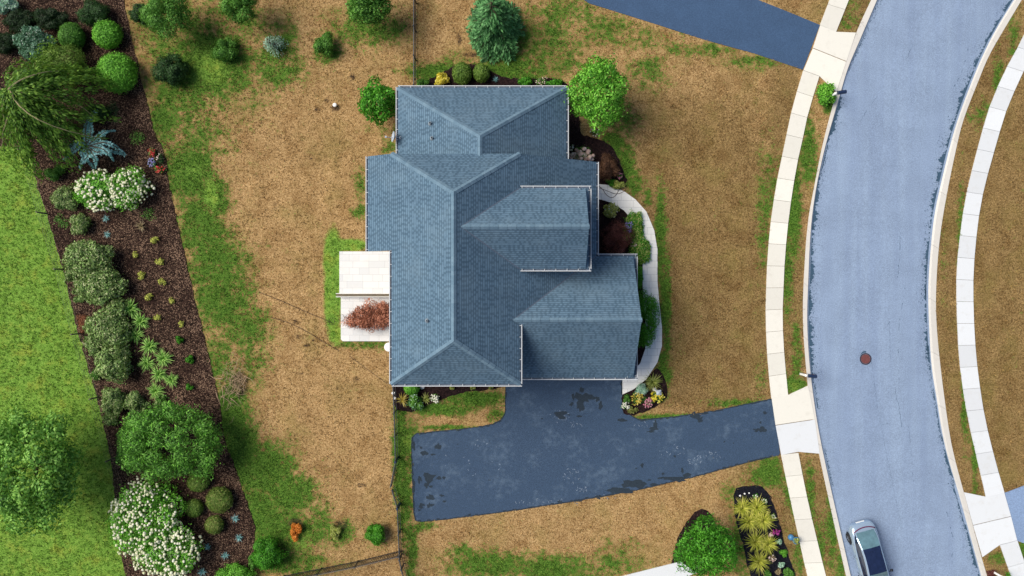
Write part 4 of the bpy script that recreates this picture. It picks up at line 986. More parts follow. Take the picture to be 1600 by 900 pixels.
# weeping tree at the left edge
def weeping():
    r = np.random.default_rng(77); ap = np.array([*W(14, 140, 4.6), 4.6]); x, y = W(14, 140, 0)
    t = thing('weeping_tree', 'large weeping tree with trailing olive green fronds at the left edge', 'tree', (ap[0], ap[1], 0))
    mb = MB(); mb.tube([(0, 0, -.1), (.1, 0, 2), (0, 0, 4.4)], [.2, .14, .06], 8); lm = MB(); PP = []; AA = []
    for b in range(78):
        a = r.uniform(-2.6, 1.3) if b < 70 else r.uniform(0, 6.28)
        l = r.uniform(2.0, 4.7) * (1.0 if -1.9 < a < .9 else .72); z0 = r.uniform(3.0, 4.6); bend = r.normal(-.18, .35)
        pts = []
        for k in range(9):
            u = k / 8; aa = a + bend * u; pts.append(np.array([math.cos(aa) * l * u, math.sin(aa) * l * u, z0 + .55 * math.sin(u * 2.2) - (z0 - .9 + r.uniform(-.3, .3)) * u ** 2.4]))
        if b % 9 == 0: lm.tube([q + np.array([0, 0, .1]) for q in pts], list(np.linspace(.045, .012, 9)), 4)
        for k in range(8):
            for j in range(34):
                u = r.uniform(); p = pts[k] * (1 - u) + pts[k+1] * u; d = pts[k+1] - pts[k]; d /= np.linalg.norm(d) + 1e-6
                if k < 1 and r.uniform() < .5: continue
                PP.append(p + r.normal(0, .12, 3) + np.array([0, 0, -abs(r.normal(0, .12))])); AA.append(d + np.array([0, 0, -.45]) + r.normal(0, .35, 3))
    P = np.array(PP); A = np.array(AA); A /= np.linalg.norm(A, axis=1, keepdims=True); n = len(P); B = np.cross(A, np.array([0, 0, 1.]) + r.normal(0, .4, (n, 3))); B /= np.linalg.norm(B, axis=1, keepdims=True)
    l = (.26 * r.uniform(.6, 1.4, n))[:, None]; wv = (.085 * r.uniform(.6, 1.4, n))[:, None]
    V = np.stack([P, P + A*l*.4 + B*wv*.5, P + A*l, P + A*l*.4 - B*wv*.5], 1).reshape(-1, 3); k = np.repeat(P[:, 2] > .1, 4)
    mk('crown', V, np.arange(4*n).reshape(n, 4), FM['willow'], t); mb.build('trunk', M['bark'], t); lm.build('branches', M['pale_bark'], t)
weeping()
def weeping_cedar():
    r = np.random.default_rng(31); x, y = W(137, 225, .8); t = thing('weeping_cedar', 'weeping blue cedar with drooping teal arms in the mulch bed', 'tree', (x, y, 0)); mb = MB(); PP = []; AA = []
    arms = [[(135,228),(133,205),(137,190),(150,172)],[(140,225),(155,212),(165,205),(178,204)],[(140,228),(160,222),(176,226),(195,242)],[(138,230),(150,238),(170,236),(190,240)],[(136,230),(128,240),(135,250),(146,262)],[(134,228),(120,222),(108,232),(100,250)],[(138,230),(146,242),(150,252),(148,262)],[(136,228),(125,226),(112,238),(104,243)],[(136,226),(143,205),(140,196),(144,184)],[(138,228),(160,232),(172,242),(176,250)],[(136,230),(138,244),(128,252),(124,262)]]
    for ar in arms:
        zz = [1.25, 1.6, 1.35, .6]; p3 = [np.array([*W(p[0], p[1], z), z]) - np.array([x, y, 0]) for p, z in zip(ar, zz)]; q = np.array(p3)
        u = np.linspace(0, 1, 12); pts = np.stack([np.interp(u, np.linspace(0, 1, 4), q[:, k]) for k in range(3)], 1); mb.tube(pts, list(np.linspace(.045, .012, 12)), 5)
        for k in range(11):
            for j in range(40):
                v = r.uniform(); p = pts[k] * (1 - v) + pts[k+1] * v; d = pts[k+1] - pts[k]; d /= np.linalg.norm(d) + 1e-6; sd_ = np.cross(d, (0, 0, 1)) * r.choice([-1, 1]); PP.append(p + sd_ * abs(r.normal(0, .045)) + r.normal(0, .02, 3)); AA.append(d * .7 + sd_ + np.array([0, 0, -.4]) + r.normal(0, .3, 3))
    P = np.array(PP); A = np.array(AA); A /= np.linalg.norm(A, axis=1, keepdims=True); n = len(P); B = np.cross(A, np.array([0, 0, 1.]) + r.normal(0, .3, (n, 3))); B /= np.linalg.norm(B, axis=1, keepdims=True)
    l = (.13 * r.uniform(.6, 1.4, n))[:, None]; wv = (.05 * r.uniform(.6, 1.4, n))[:, None]
    V = np.stack([P, P + A*l*.4 + B*wv*.5, P + A*l, P + A*l*.4 - B*wv*.5], 1).reshape(-1, 3)
    mb.tube([(0, 0, -.1), (.03, .02, .7), (0, 0, 1.35)], [.08, .07, .05], 7)
    mk('crown', V, np.arange(4*n).reshape(n, 4), FM['teal'], t); mb.build('trunk', M['bark'], t)
weeping_cedar()

# ---- the long mulch bed
B_ = [('topiary_shrub','brightest clipped round shrub in the mulch bed, largest of the ball shaped ones','shrub',183,114,31,'bright',dict(shell=.86, leaf=(.10,.06), hgt=1.7)),
 ('topiary_shrub','bright green ball shrub just above the brightest round one','shrub',168,54,22,'bright',dict(shell=.86, leaf=(.09,.055), hgt=1.3)),
 ('topiary_shrub','darker green ball shrub left of the bright green ball near the top','shrub',112,57,19,'mid',dict(ry=21, shell=.84, leaf=(.09,.05), hgt=1.3)),
 ('shrub','dim dark green shrub near the top edge of the mulch bed','shrub',147,22,25,'dark',dict(ry=19, lobes=8, leaf=(.09,.05), hgt=1.2)),
 ('variegated_shrub','dark shrub flecked with white leaves above the weeping tree','shrub',50,68,29,'varieg',dict(ry=24, lobes=6, leaf=(.11,.065), hgt=1.3, tips=('whitish', .035))),
 ('shrub','pale mint leaved shrub in the top left corner','shrub',8,6,21,'mint',dict(ry=16, lobes=6, leaf=(.12,.08), hgt=1.1)),
 ('shrub','almost black shrub under the top edge, right of the mint leaved one','shrub',80,30,26,'black',dict(ry=17, lobes=8, leaf=(.09,.05), hgt=1.1)),
 ('shrub','almost black shrub at the left edge below the mint leaved one','shrub',30,34,26,'black',dict(ry=18, lobes=8, leaf=(.09,.05), hgt=1.0)),
 ('shrub','rounded olive green shrub behind the weeping tree fronds','shrub',97,104,38,'box',dict(ry=32, lobes=14, leaf=(.10,.055), hgt=2.3)),
 ('shrub','small green shrub between the lawn edge and the blue cedar','shrub',85,271,13,'mid',dict(lobes=4, leaf=(.10,.05), hgt=.8)),
 ('shrub','olive shrub just left of the white flowering shrub','shrub',102,309,18,'olive',dict(ry=20, lobes=7, leaf=(.12,.06), hgt=1.1, tips=('olivetip', .22))),
 ('shrub','small olive shrub below the left end of the white flowering shrub','shrub',126,349,15,'olive',dict(ry=17, lobes=6, leaf=(.12,.06), hgt=.9, tips=('olivetip', .22))),
 ('rhododendron','widest olive green evergreen in the middle of the mulch bed','shrub',138,401,38,'olive',dict(ry=31, lobes=16, dens=2.2, leaf=(.17,.08), tips=('olivetip', .22), hgt=1.6, lobr=.42)),
 ('rhododendron','olive evergreen touching the lower right of the widest one','shrub',158,445,37,'olive',dict(ry=31, lobes=16, dens=2.2, leaf=(.17,.08), tips=('olivetip', .22), hgt=1.5, lobr=.42)),
 ('shrub','sprig of leaves at the lawn edge beside the olive evergreens','shrub',125,466,9,'olive',dict(ry=9, lobes=3, leaf=(.10,.05), hgt=.5)),
 ('rhododendron','olive evergreen right of the rusty mulch patch','shrub',170,515,36,'olive',dict(ry=29, lobes=14, dens=2.2, leaf=(.16,.075), tips=('olivetip', .22), hgt=1.4, lobr=.42)),
 ('rhododendron','rounded olive evergreen directly below the rusty patch one','shrub',177,568,28,'olive',dict(ry=31, lobes=13, dens=2.2, leaf=(.15,.075), tips=('olivetip', .22), hgt=1.6, lobr=.45)),
 ('shrub','olive shrub beside the fence above the feathery tree','shrub',180,627,17,'olive',dict(ry=24, lobes=7, leaf=(.12,.06), hgt=1.1, tips=('olivetip', .22))),
 ('shrub','smaller olive shrub between the fence side one and the strap leaved clumps','shrub',208,628,14,'olive',dict(ry=18, lobes=6, leaf=(.12,.06), hgt=.9, tips=('olivetip', .22))),
 ('rhododendron','low olive evergreen filling the gap above the rusty patch one','shrub',183,482,16,'olive',dict(ry=15, lobes=7, dens=2.2, leaf=(.15,.07), tips=('olivetip', .18), hgt=1.0)),
 ('rhododendron','leafy olive shrub between the widest evergreen and the lawn edge','shrub',116,424,14,'olive',dict(ry=20, lobes=7, dens=2.2, leaf=(.15,.07), tips=('olivetip', .18), hgt=1.0)),
 ('rhododendron','olive shrub right of the rusty needle heap','shrub',147,540,14,'olive',dict(ry=17, lobes=6, dens=2.2, leaf=(.15,.07), tips=('olivetip', .18), hgt=.9)),
 ('shrub','fine leaved dark shrub right of the weeping tree tips','shrub',150,175,20,'dark',dict(ry=15, lobes=8, leaf=(.08,.04), hgt=.7)),
 ('shrub','nearly black shrub at the left edge above the weeping tree','shrub',10,68,20,'black',dict(ry=18, lobes=7, leaf=(.09,.05), hgt=1.0)),
 ('boxwood','larger clipped boxwood with pale tips near the lower bed edge','shrub',343,781,20,'box',dict(shell=.86, leaf=(.07,.045), hgt=1.0, tips=('boxtip', .25))),
 ('boxwood','smaller clipped boxwood with pale tips below the larger one','shrub',335,820,14,'box',dict(shell=.86, leaf=(.07,.045), hgt=.8, tips=('boxtip', .30))),
 ('boxwood','shaded boxwood right of the big white flowering shrub','shrub',303,794,14,'box',dict(shell=.84, leaf=(.07,.045), hgt=.8)),
 ('boxwood','shaded boxwood at the foot of the feathery tree','shrub',310,753,17,'box',dict(ry=15, shell=.84, leaf=(.07,.045), hgt=.9, tips=('boxtip', .05))),
 ('shrub','wide bright green shrub cut by the bottom edge beside the dark bush','shrub',368,900,30,'bright',dict(ry=18, lobes=8, leaf=(.09,.05), hgt=1.0)),
 ('shrub','small green sprout between the big dark bush and the bottom edge','shrub',397,878,9,'mid',dict(ry=13, lobes=4, leaf=(.09,.05), hgt=.7))]
for nm, lb, ct, px, py, rp, pal, kw in B_: plant(nm, lb, ct, px, py, rp, pal, **kw)
plant('feathery_tree', 'large feathery green tree in the lower mulch bed', 'tree', 266, 690, 80, 'mid', ry=66, hgt=2.9, leaf=(.19, .06), lobes=40, shell=.4, lobr=.24, trunk=.5, dens=2.6, tips=('bright', .22), limbs=0, nmax=15000)
plant('feathery_tree_side', 'sparse left side of the large feathery tree, leaning out', 'shrub', 207, 694, 27, 'mid', ry=44, hgt=1.7, leaf=(.17, .05), lobes=14, shell=.35, lobr=.34, dens=1.3, tips=('bright', .15))  # left part of the large feathery tree, built as a separate plant
for i, (px, py, rp, lb) in enumerate([(172,655,12,'leafy weeds by the fence above the left side of the feathery tree'),(150,585,9,'leafy weeds by the fence left of the rounded evergreen'),(222,640,14,'leafy clump between the small olive shrub and the feathery tree'),(252,628,12,'leafy clump at the top edge of the feathery tree'),(188,545,9,'leafy clump between the evergreens and the strap leaved clumps')]):
    plant('leafy_clump', lb, 'plant', px, py, rp, ['olive', 'mid'][i % 2], hgt=.5, lobes=6, shell=.4, leaf=(.12, .055), dens=1.5, stems=False, tips=('olivetip', .12))
plant('hydrangea', 'white flowering shrub with two lobes below the blue cedar', 'shrub', 155, 296, 35, 'bright', ry=32, hgt=1.5, leaf=(.11, .07), lobes=16, shell=.72, lobr=.36, dens=2.2, blossoms=('cream', 330, .078))
def second_lobe(t, px, py, rx, ry, hgt, cnt, seed, pal='bright', fl='white', rad=.07):
    """another lobe of the same shrub, joined into its two parts"""
    r = np.random.default_rng(seed); f = (H - hgt * .5) / H; c = np.array([*W(px, py, hgt * .5), hgt * .48]) - np.array([*t.location]); RX = (rx / S * f, ry / S * f, hgt / 2)
    for ch in t.children:
        if ch.name.startswith(('foliage', 'blossoms')):
            if ch.name.startswith('foliage'):
                P, nn = crown(int(70 * rx * ry / 25), RX, r, 14, .72, .36); V, F = leafmesh(P + c, nn, .11, .07, r)
            else:
                P, nn = crown(cnt * 2, RX, r, 14, .97, .36, top=.8); P = P[P[:, 2] > -hgt * .2][:cnt]; V, F = balls(P + c, rad, r)
            me = ch.data; v0 = np.empty(len(me.vertices) * 3, np.float32); me.vertices.foreach_get('co', v0); k = F.shape[1]
            f0 = np.empty(len(me.loops), np.int32); me.loops.foreach_get('vertex_index', f0)
            mat = me.materials[0]; ch_kind = ch.get('kind')
            new = mk(ch.name.split('.')[0], np.vstack([v0.reshape(-1, 3), V]), np.vstack([f0.reshape(-1, k), F + len(v0) // 3]), mat, t)
            if ch_kind or not ch.name.startswith('foliage'): new['kind'] = 'stuff' if not ch.name.startswith('foliage') else None
            if new.get('kind') is None and 'kind' in new: del new['kind']
            nm = ch.name; bpy.data.objects.remove(ch, do_unlink=True); new.name = nm
hy = [o for o in bpy.data.objects if o.name.startswith('hydrangea')][0]
second_lobe(hy, 199, 293, 34, 34, 1.6, 300, 5, rad=.078)
hy2 = plant('hydrangea', 'huge white flowering shrub at the bottom of the mulch bed', 'shrub', 228, 812, 57, 'bright', ry=62, hgt=2.3, leaf=(.13, .08), lobes=26, shell=.72, lobr=.30, dens=1.9, blossoms=('cream', 680, .080))
second_lobe(hy2, 262, 862, 52, 46, 2.0, 480, 9, rad=.080)
ORD = ['first', 'second', 'third', 'fourth', 'fifth', 'sixth', 'seventh', 'eighth', 'ninth', 'tenth', 'eleventh', 'twelfth']
pr = None
for i, (px, py, rp) in enumerate([(241,375,6),(211,398,5),(250,409,6.5),(221,430,6.5),(253,440,6),(232,464,6),(268,470,5),(246,496,5.5),(283,506,5)]):
    if pr is None:
        SEED[0] += 1; r = np.random.default_rng(55); P, nn = crown(150, (.22, .22, .16), r, 6, .5, .45); P[:, 2] += .12; V, F = leafmesh(P, nn, .10, .06, r)
        pr = mk('lime_tuft', V, F, FM['lime']); o = pr
    else:
        o = pr.copy(); COL.objects.link(o)
    x, y = W(px, py, .15); k = rp / 5.8; o.location = (x, y, .02); o.scale = (k, k, k); o.rotation_euler = (0, 0, i * 1.3)
    tag(o, '%s from the top of the small lime yellow tufts dotted over the brown mulch' % ORD[i], 'plant', 'lime yellow tufts in the mulch bed')
for i, (px, py, rp) in enumerate([(281,531,6),(297,561,6.5),(296,605,6)]):
    plant('small_shrub', ['topmost', 'middle', 'lowest'][i] + ' of three small green mounds right of the strap leaved clumps', 'plant', px, py, rp, 'vivid', lobes=3, leaf=(.07, .04), hgt=.4, stems=False, group='small green mounds in the mulch')
pr = None
for i, (px, py, rp) in enumerate([(202,482,16),(218,502,15),(211,524,14),(232,541,15),(254,560,15),(228,568,14),(247,585,14),(267,594,12),(242,611,14)]):
    rp *= 1.18; pr_ = clump('strap_leaved_clump', '%s from the top of the light green strap leaved clumps beside the evergreens' % ORD[i], 'plant', px, py, rp, 'day', 170, .065, 'strap leaved clumps in the mulch bed', .85, .55, proto=pr)
    if pr is None: pr = pr_
pr = None
for i, (px, py, rp, lb) in enumerate([(165,341,8,'upper of two small teal tufts below the white flowering shrub'),(167,366,8,'lower of two small teal tufts below the white flowering shrub'),(367,810,9,'topmost teal tuft beside the clipped boxwoods'),(373,840,9,'second teal tuft down, at the bed edge below the boxwoods'),(352,868,9,'third teal tuft down, in dark mulch above the bright bottom shrub'),(324,855,8,'teal tuft touching the huge white flowering shrub'),(316,894,10,'lowest teal tuft, at the bottom edge of the mulch bed'),(774,124,7,'teal tuft by the two round boxwoods north of the house')]):
    pr_ = clump('teal_grass_tuft', lb, 'plant', px, py, rp, 'teal', 60, .022, 'teal grass tufts', .8, .6, proto=pr)
    if pr is None: pr = pr_
clump('dry_grass_tuft', 'pale tan dried tuft right of the teal tufts in the mulch bed', 'plant', 220, 353, 12, 'tan', 70, .02, spread=.9)
flowers('flower_patch', 'red and pink flowers at the top of the colourful patch on the bed edge', 238, 238, 7, 'scarlet', n=40, ry=8, nl=200)
flowers('flower_patch', 'pale blue and white flowers in the middle of the colourful patch', 237, 254, 7, 'purple', n=50, ry=8, nl=200)
flowers('flower_patch', 'bright red flowers at the bottom of the colourful patch on the bed edge', 249, 265, 9, 'scarlet', n=35, ry=7, nl=300)
flowers('flower_patch', 'dark green plant with few blooms right of the pale blue flowers', 249, 247, 7, 'blush', n=10, ry=8, nl=350, leafpal='dark')
r_ = np.random.default_rng(8); P, nn = crown(900, (.42, .62, .10), r_, 3, .6, .6); P[:, 2] = np.abs(P[:, 2]); V, F = leafmesh(P, nn, .10, .02, r_)
o = mk('needle_pile', V, F, FM['rusty']); o.location = (*W(128, 505), .02); tag(o, 'rusty orange heap of needles at the left edge of the mulch bed', 'needle pile')
# weeds and seedlings
for i, (px, py, rp, pal, lb) in enumerate([(92,342,9,'mid','sparse weeds beside the wire fence below the left olive shrub'),(215,215,14,'mid','low weeds on the bed edge right of the blue cedar'),(175,170,16,'dark','dim low groundcover above the blue cedar'),(100,350,9,'mid','second patch of weeds near the wire fence'),(232,335,11,'mid','thin weeds below the right end of the white flowering shrub'),(118,455,8,'olive','seedling at the lawn edge under the widest evergreen')]):
    plant('weed_patch', lb, 'plant', px, py, rp, pal, hgt=.22, lobes=7, shell=.3, leaf=(.09, .04), dens=.35, stems=False)

# ---- beds round the house
plant('boxwood', 'left of two round boxwoods north of the house', 'shrub', 722, 115, 15, 'box', ry=17, shell=.86, leaf=(.08,.05), hgt=1.1)
plant('boxwood', 'right of two round boxwoods north of the house', 'shrub', 752, 114, 13, 'box', ry=14, shell=.86, leaf=(.08,.05), hgt=1.0)
plant('yellow_shrub', 'bright yellow shrub next to the boxwoods north of the house', 'shrub', 691, 124, 11, 'yellow', lobes=5, leaf=(.10,.06), hgt=.7)
plant('shrub', 'low green shrub at the fence end by the north west roof corner', 'shrub', 661, 130, 12, 'mid', ry=7, lobes=4, leaf=(.08,.05), hgt=.6)
plant('shrub', 'low green shrub along the north wall under the spruce', 'shrub', 820, 127, 13, 'vivid', ry=7, lobes=5, leaf=(.08,.05), hgt=.55)
plant('shrub', 'low green shrub near the north east roof corner', 'shrub', 866, 130, 12, 'vivid', ry=6, lobes=5, leaf=(.08,.05), hgt=.5)
flowers('flower_patch', 'pale pink flowers between two low green shrubs on the north wall', 846, 127, 10, 'blush', n=30, rad=.04, nl=250, ry=7)
flowers('flower_patch', 'white flowers under the bright green corner tree', 929, 207, 8, 'white', n=16, rad=.04, nl=180, leafpal='dark')
flowers('rose_bush', 'pink and white blooms below the bright green corner tree', 909, 241, 20, 'blush', n=75, rad=.115, ry=12, nl=900, hgt=.9)
flowers('flower_patch', 'few white blooms at the eave above the pink and white bush', 893, 230, 5, 'white', n=8, rad=.06, ry=5, nl=100, leafpal='dark')
plant('barberry', 'rounded red brown shrub at the top of the front walk', 'shrub', 950, 262, 17, 'red', ry=19, lobes=7, leaf=(.06,.035), hgt=1.2)
flowers('flower_patch', 'little pink flowers by the red brown shrub at the walk', 968, 275, 5, 'pink', n=22, rad=.04, ry=6, nl=100)
plant('groundcover', 'variegated low plant where the front walk starts', 'plant', 966, 288, 10, 'ygreen', ry=8, lobes=4, leaf=(.08,.05), hgt=.4, stems=False)
plant('groundcover', 'low green leaves beside the variegated plant at the walk', 'plant', 955, 285, 8, 'vivid', ry=6, lobes=3, leaf=(.08,.05), hgt=.35, stems=False)
plant('groundcover', 'pale variegated plant inside the curve of the front walk', 'plant', 954, 328, 12, 'ygreen', ry=11, lobes=6, leaf=(.12,.07), hgt=.5, stems=False, tips=('whitish', .05))
plant('barberry', 'dark red shrub inside the curve of the front walk', 'shrub', 963, 372, 27, 'redder', ry=28, lobes=9, leaf=(.06,.035), hgt=1.5)
plant('groundcover', 'upper green groundcover mound along the front walk', 'plant', 991, 358, 17, 'vivid', ry=27, lobes=9, leaf=(.08,.05), hgt=.5, stems=False, tips=('ygreen', .22))
plant('groundcover', 'lower green groundcover mound along the front walk', 'plant', 1003, 394, 15, 'vivid', ry=20, lobes=7, leaf=(.08,.05), hgt=.5, stems=False, tips=('ygreen', .22))
flowers('flower_patch', 'lavender blue flowers beside the green groundcover', 983, 355, 7, 'purple', n=60, rad=.045, ry=9, nl=100, hgt=.75)
flowers('flower_patch', 'dull pink blooms between the dark red shrub and groundcover', 990, 383, 5, 'blush', n=14, rad=.04, ry=6, nl=100, hgt=.4)
plant('yew', 'dark green spreading yew between the garage gable and the walk', 'shrub', 1007, 500, 23, 'vivid', ry=44, lobes=16, leaf=(.12,.04), hgt=1.8, lobr=.34)
plant('shrub', 'low dark green shrub between the garage corner and the walk', 'shrub', 998, 432, 7, 'vivid', ry=18, lobes=5, leaf=(.08,.05), hgt=.5)
clump('ornamental_grass', 'spiky yellow green grass in the flower bed by the driveway', 'plant', 1021, 597, 17, 'ygreen', 130, .03, spread=1.0)
plant('silver_plant', 'silvery teal plant in the flower bed by the driveway', 'plant', 1002, 609, 10, 'mint', ry=9, lobes=5, leaf=(.09,.05), hgt=.4, stems=False)
flowers('flower_patch', 'pale gold flowers in the flower bed by the driveway', 995, 622, 10, 'gold', n=75, rad=.05, ry=11, nl=250)
flowers('flower_patch', 'pink flowers in the flower bed by the driveway', 1013, 628, 9, 'pink', n=70, rad=.045, ry=9, nl=250)
flowers('flower_patch', 'vivid yellow flowers around the white lamp post', 1027, 621, 11, 'yellow', n=95, rad=.055, ry=10, nl=250)
flowers('flower_patch', 'white flowers at the driveway corner of the flower bed', 977, 634, 7, 'white', n=40, rad=.05, ry=7, nl=150)
plant('groundcover', 'olive leaves above the white flowers by the driveway', 'plant', 979, 623, 7, 'mid', ry=6, lobes=3, leaf=(.08,.04), hgt=.35, stems=False)
plant('groundcover', 'brownish leaves at the tip of the flower bed by the driveway', 'plant', 988, 640, 8, 'boxtip', ry=6, lobes=4, leaf=(.08,.04), hgt=.3, stems=False)
plant('boxwood', 'smooth round green shrub under the south west roof corner', 'shrub', 643, 606, 12, 'bright', ry=11, shell=.86, leaf=(.07,.045), hgt=.9)
plant('shrub', 'green leafy shrub below the smooth round one at the south west corner', 'shrub', 649, 630, 12, 'mid', ry=12, lobes=5, leaf=(.11,.06), hgt=.7, tips=('mint', .08))
clump('ornamental_grass', 'yellowish grass between the metal fence and the leafy shrub', 'plant', 628, 625, 13, 'gold', 60, .03)
clump('ornamental_grass', 'small yellowish grass between the leafy shrub and the white flowers', 'plant', 665, 624, 10, 'ygreen', 50, .03)
flowers('flower_patch', 'pure white flowers in front of the south wall', 680, 622, 8, 'white', n=55, rad=.045, ry=7, nl=120)
for i, (px, py) in enumerate([(706,606),(738,606),(767,606)]):
    plant('small_shrub', ['left', 'middle', 'right'][i] + 'most' * (i != 1) + ' of three tiny pale sprigs along the dark south bed', 'plant', px, py, 4, 'ygreen', lobes=3, leaf=(.06,.03), hgt=.3, stems=False, dens=1.2, group='tiny sprigs along the south wall')
# laceleaf tree on the lower patio
def laceleaf():
    r = np.random.default_rng(66); x, y = W(580, 497, .9); t = thing('laceleaf_maple', 'spreading reddish brown laceleaf maple over the lower patio', 'tree', (x, y, .08)); mb = MB(); PP = []; NN = []
    pts = np.array([(552,500,14,13),(566,492,16,16),(582,486,18,16),(598,490,18,18),(606,498,16,18),(585,503,18,14),(603,484,12,12),(570,505,14,8)])
    for (a, b, rx, ry) in pts:
        P, nn = crown(1300, (rx / S * 1.15, ry / S * 1.2, .42), r, 6, .35, .5); P += np.array([*W(a, b, .9), .75]) - np.array([x, y, 0]); PP.append(P); NN.append(nn)
        cx, cy = W(a, b, .9)
        for k in range(5): mb.tube([(0.3, 0, 0), ((cx-x)*.5, (cy-y)*.5, .8), (cx - x + r.normal(0, .25), cy - y + r.normal(0, .25), .95)], [.035, .022, .006], 5)
    V, F = leafmesh(np.vstack(PP), np.vstack(NN), .17, .036, r, .6, -.4); mk('crown', V, F, FM['dead'], t); mb.build('trunk', M['bark'], t)
laceleaf()

# ---- bed on the right, by the pavement
for i, (px, py, rp, lb) in enumerate([(1160,794,16,'upper left of the yellow spiky grasses in the black mulch bed'),(1183,793,16,'upper right of the yellow spiky grasses in the black mulch bed'),(1171,815,17,'yellow spiky grass below the upper left one in the black bed'),(1193,814,17,'yellow spiky grass below the upper right one in the black bed'),(1181,847,17,'yellow spiky grass in the middle of the black bed'),(1200,851,15,'yellow spiky grass right of the middle one in the black bed'),(1186,878,17,'lowest yellow spiky grass in the black mulch bed')]):
    clump('yellow_grass', lb, 'plant', px, py, rp * 1.13, 'ygrass', 260, .045, 'yellow grasses in the black mulch bed', 1.0, .8)
for i, (px, py, rp, lb) in enumerate([(1180,775,4,'topmost little white flowering plant in the black bed'),(1195,783,5,'second little white flowering plant in the black bed'),(1208,807,4.5,'third little white flowering plant, at the right edge of the black bed')]):
    flowers('white_flower', lb, px, py, rp, 'white', n=12, rad=.04, hgt=.2, nl=70, group='little white flowers in the black bed')
for i, (px, py) in enumerate([(1156,774),(1163,771),(1170,770)]):
    v, f = balls(np.array([[0, 0, .06]]), .07, np.random.default_rng(i)); o = mk('white_stone', v, f, M['stone_w']); o.location = (*W(px, py), .02)
    tag(o, ['left', 'middle', 'right'][i] + ' of three small white stones at the top of the black bed', 'stone', 'white stones in the black bed')
for i, (px, py, rp, pal, lb) in enumerate([(1217,847,4.5,'mint','upper small pale green plant on the right of the black bed'),(1224,864,6,'bright','lower small green plant on the right of the black bed'),(1221,882,5,'mint','pale plant near the bottom right of the black bed'),(1232,898,10,'mid','green plant at the bottom edge inside the black bed'),(1199,898,7,'mid','green plant at the bottom edge under the yellow grasses'),(1216,893,4.5,'tan','tan plant near the bottom of the black bed')]):
    plant('small_plant', lb, 'plant', px, py, rp, pal, lobes=4, leaf=(.08,.05), hgt=.35, stems=False)
flowers('flower_patch', 'magenta flowers at the right edge of the black mulch bed', 1213, 831, 7, 'magenta', n=40, rad=.05, ry=5, nl=100, leafpal='redder')
flowers('flower_patch', 'pale peach flowers beside the magenta ones', 1205, 835, 5, 'blush', n=20, rad=.04, ry=4, nl=60, leafpal='tan')
flowers('flower_patch', 'dusty pink flowers under the lowest yellow grasses', 1206, 872, 7, 'blush', n=18, rad=.045, ry=6, nl=120, leafpal='tan')
plant('shrub', 'bright leafy shrub at the base of the upper mailbox', 'shrub', 1290, 146, 15, 'bright', ry=17, lobes=8, leaf=(.13,.08), hgt=.8)
plant('groundcover', 'dark twiggy plants at the foot of the lower right mailbox', 'plant', 1549, 897, 9, 'redder', ry=7, lobes=4, leaf=(.08,.03), hgt=.3, stems=False)
clump('ornamental_grass', 'bright green grass tuft at the lower right pavement', 'plant', 1575, 899, 9, 'bright', 50, .03)

# ---------------------------------------------------------------- fences
def bar_fence(name, label, pts, h=1.25, bay=1.9, part=None, gates=None):
    p0 = W(*pts[0]); t = thing(name, label, 'fence', (p0[0], p0[1], 0)); L = [np.array(W(*p)) - np.array(p0) for p in pts]; first = True
    for a, b in zip(L[:-1], L[1:]):
        d = b - a; n = max(1, int(round(np.linalg.norm(d) / bay)))
        for i in range(n):
            q0 = a + d * i / n; q1 = a + d * (i + 1) / n; u = (q1 - q0) / np.linalg.norm(q1 - q0); ln = np.linalg.norm(q1 - q0)
            mb = MB(); mb.box(q0[0]-.035, q0[0]+.035, q0[1]-.035, q0[1]+.035, -.1, h + .05); o = mb.build('post', M['fence'], t)
            mb = MB(); mb.add([(q0[0]-.045, q0[1]-.045, h+.05), (q0[0]+.045, q0[1]-.045, h+.05), (q0[0]+.045, q0[1]+.045, h+.05), (q0[0]-.045, q0[1]+.045, h+.05), (q0[0], q0[1], h+.09)], [[0,1,4],[1,2,4],[2,3,4],[3,0,4],[3,2,1,0]]); mb.build('post_cap', M['fence_hi'], o)
            mb = MB(); s0 = q0 + u * .037; s1 = q1 - u * .037
            for z in (.12, h * .82, h): mb.beam((*s0, z), (*s1, z), .03, .035, 0 if z < h else 1)
            k = int(ln / .115)
            for j in range(1, k):
                c = q0 + u * ln * j / k; mb.box(c[0]-.011, c[0]+.011, c[1]-.011, c[1]+.011, .05, h - .02)
            mb.build('panel', [M['fence'], M['fence_hi']], t)
    q = L[-1]; mb = MB(); mb.box(q[0]-.035, q[0]+.035, q[1]-.035, q[1]+.035, -.1, h + .05); mb.build('post', M['fence'], t)
    return t
bar_fence('metal_fence', 'dark metal picket fence running up from the north roof to the top edge', [(650, 140), (650, -40)])
bar_fence('metal_fence', 'dark metal picket fence from the south west house corner to the gate', [(618, 598), (620, 640), (622, 713)])
bar_fence('metal_fence', 'dark metal picket fence going down from the gate to the bottom edge', [(625, 788), (628, 865), (631, 880), (640, 915), (650, 960)])
bar_fence('metal_fence', 'dark metal picket fence slanting left along the bottom edge', [(626, 860), (560, 876), (445, 899), (380, 912)])
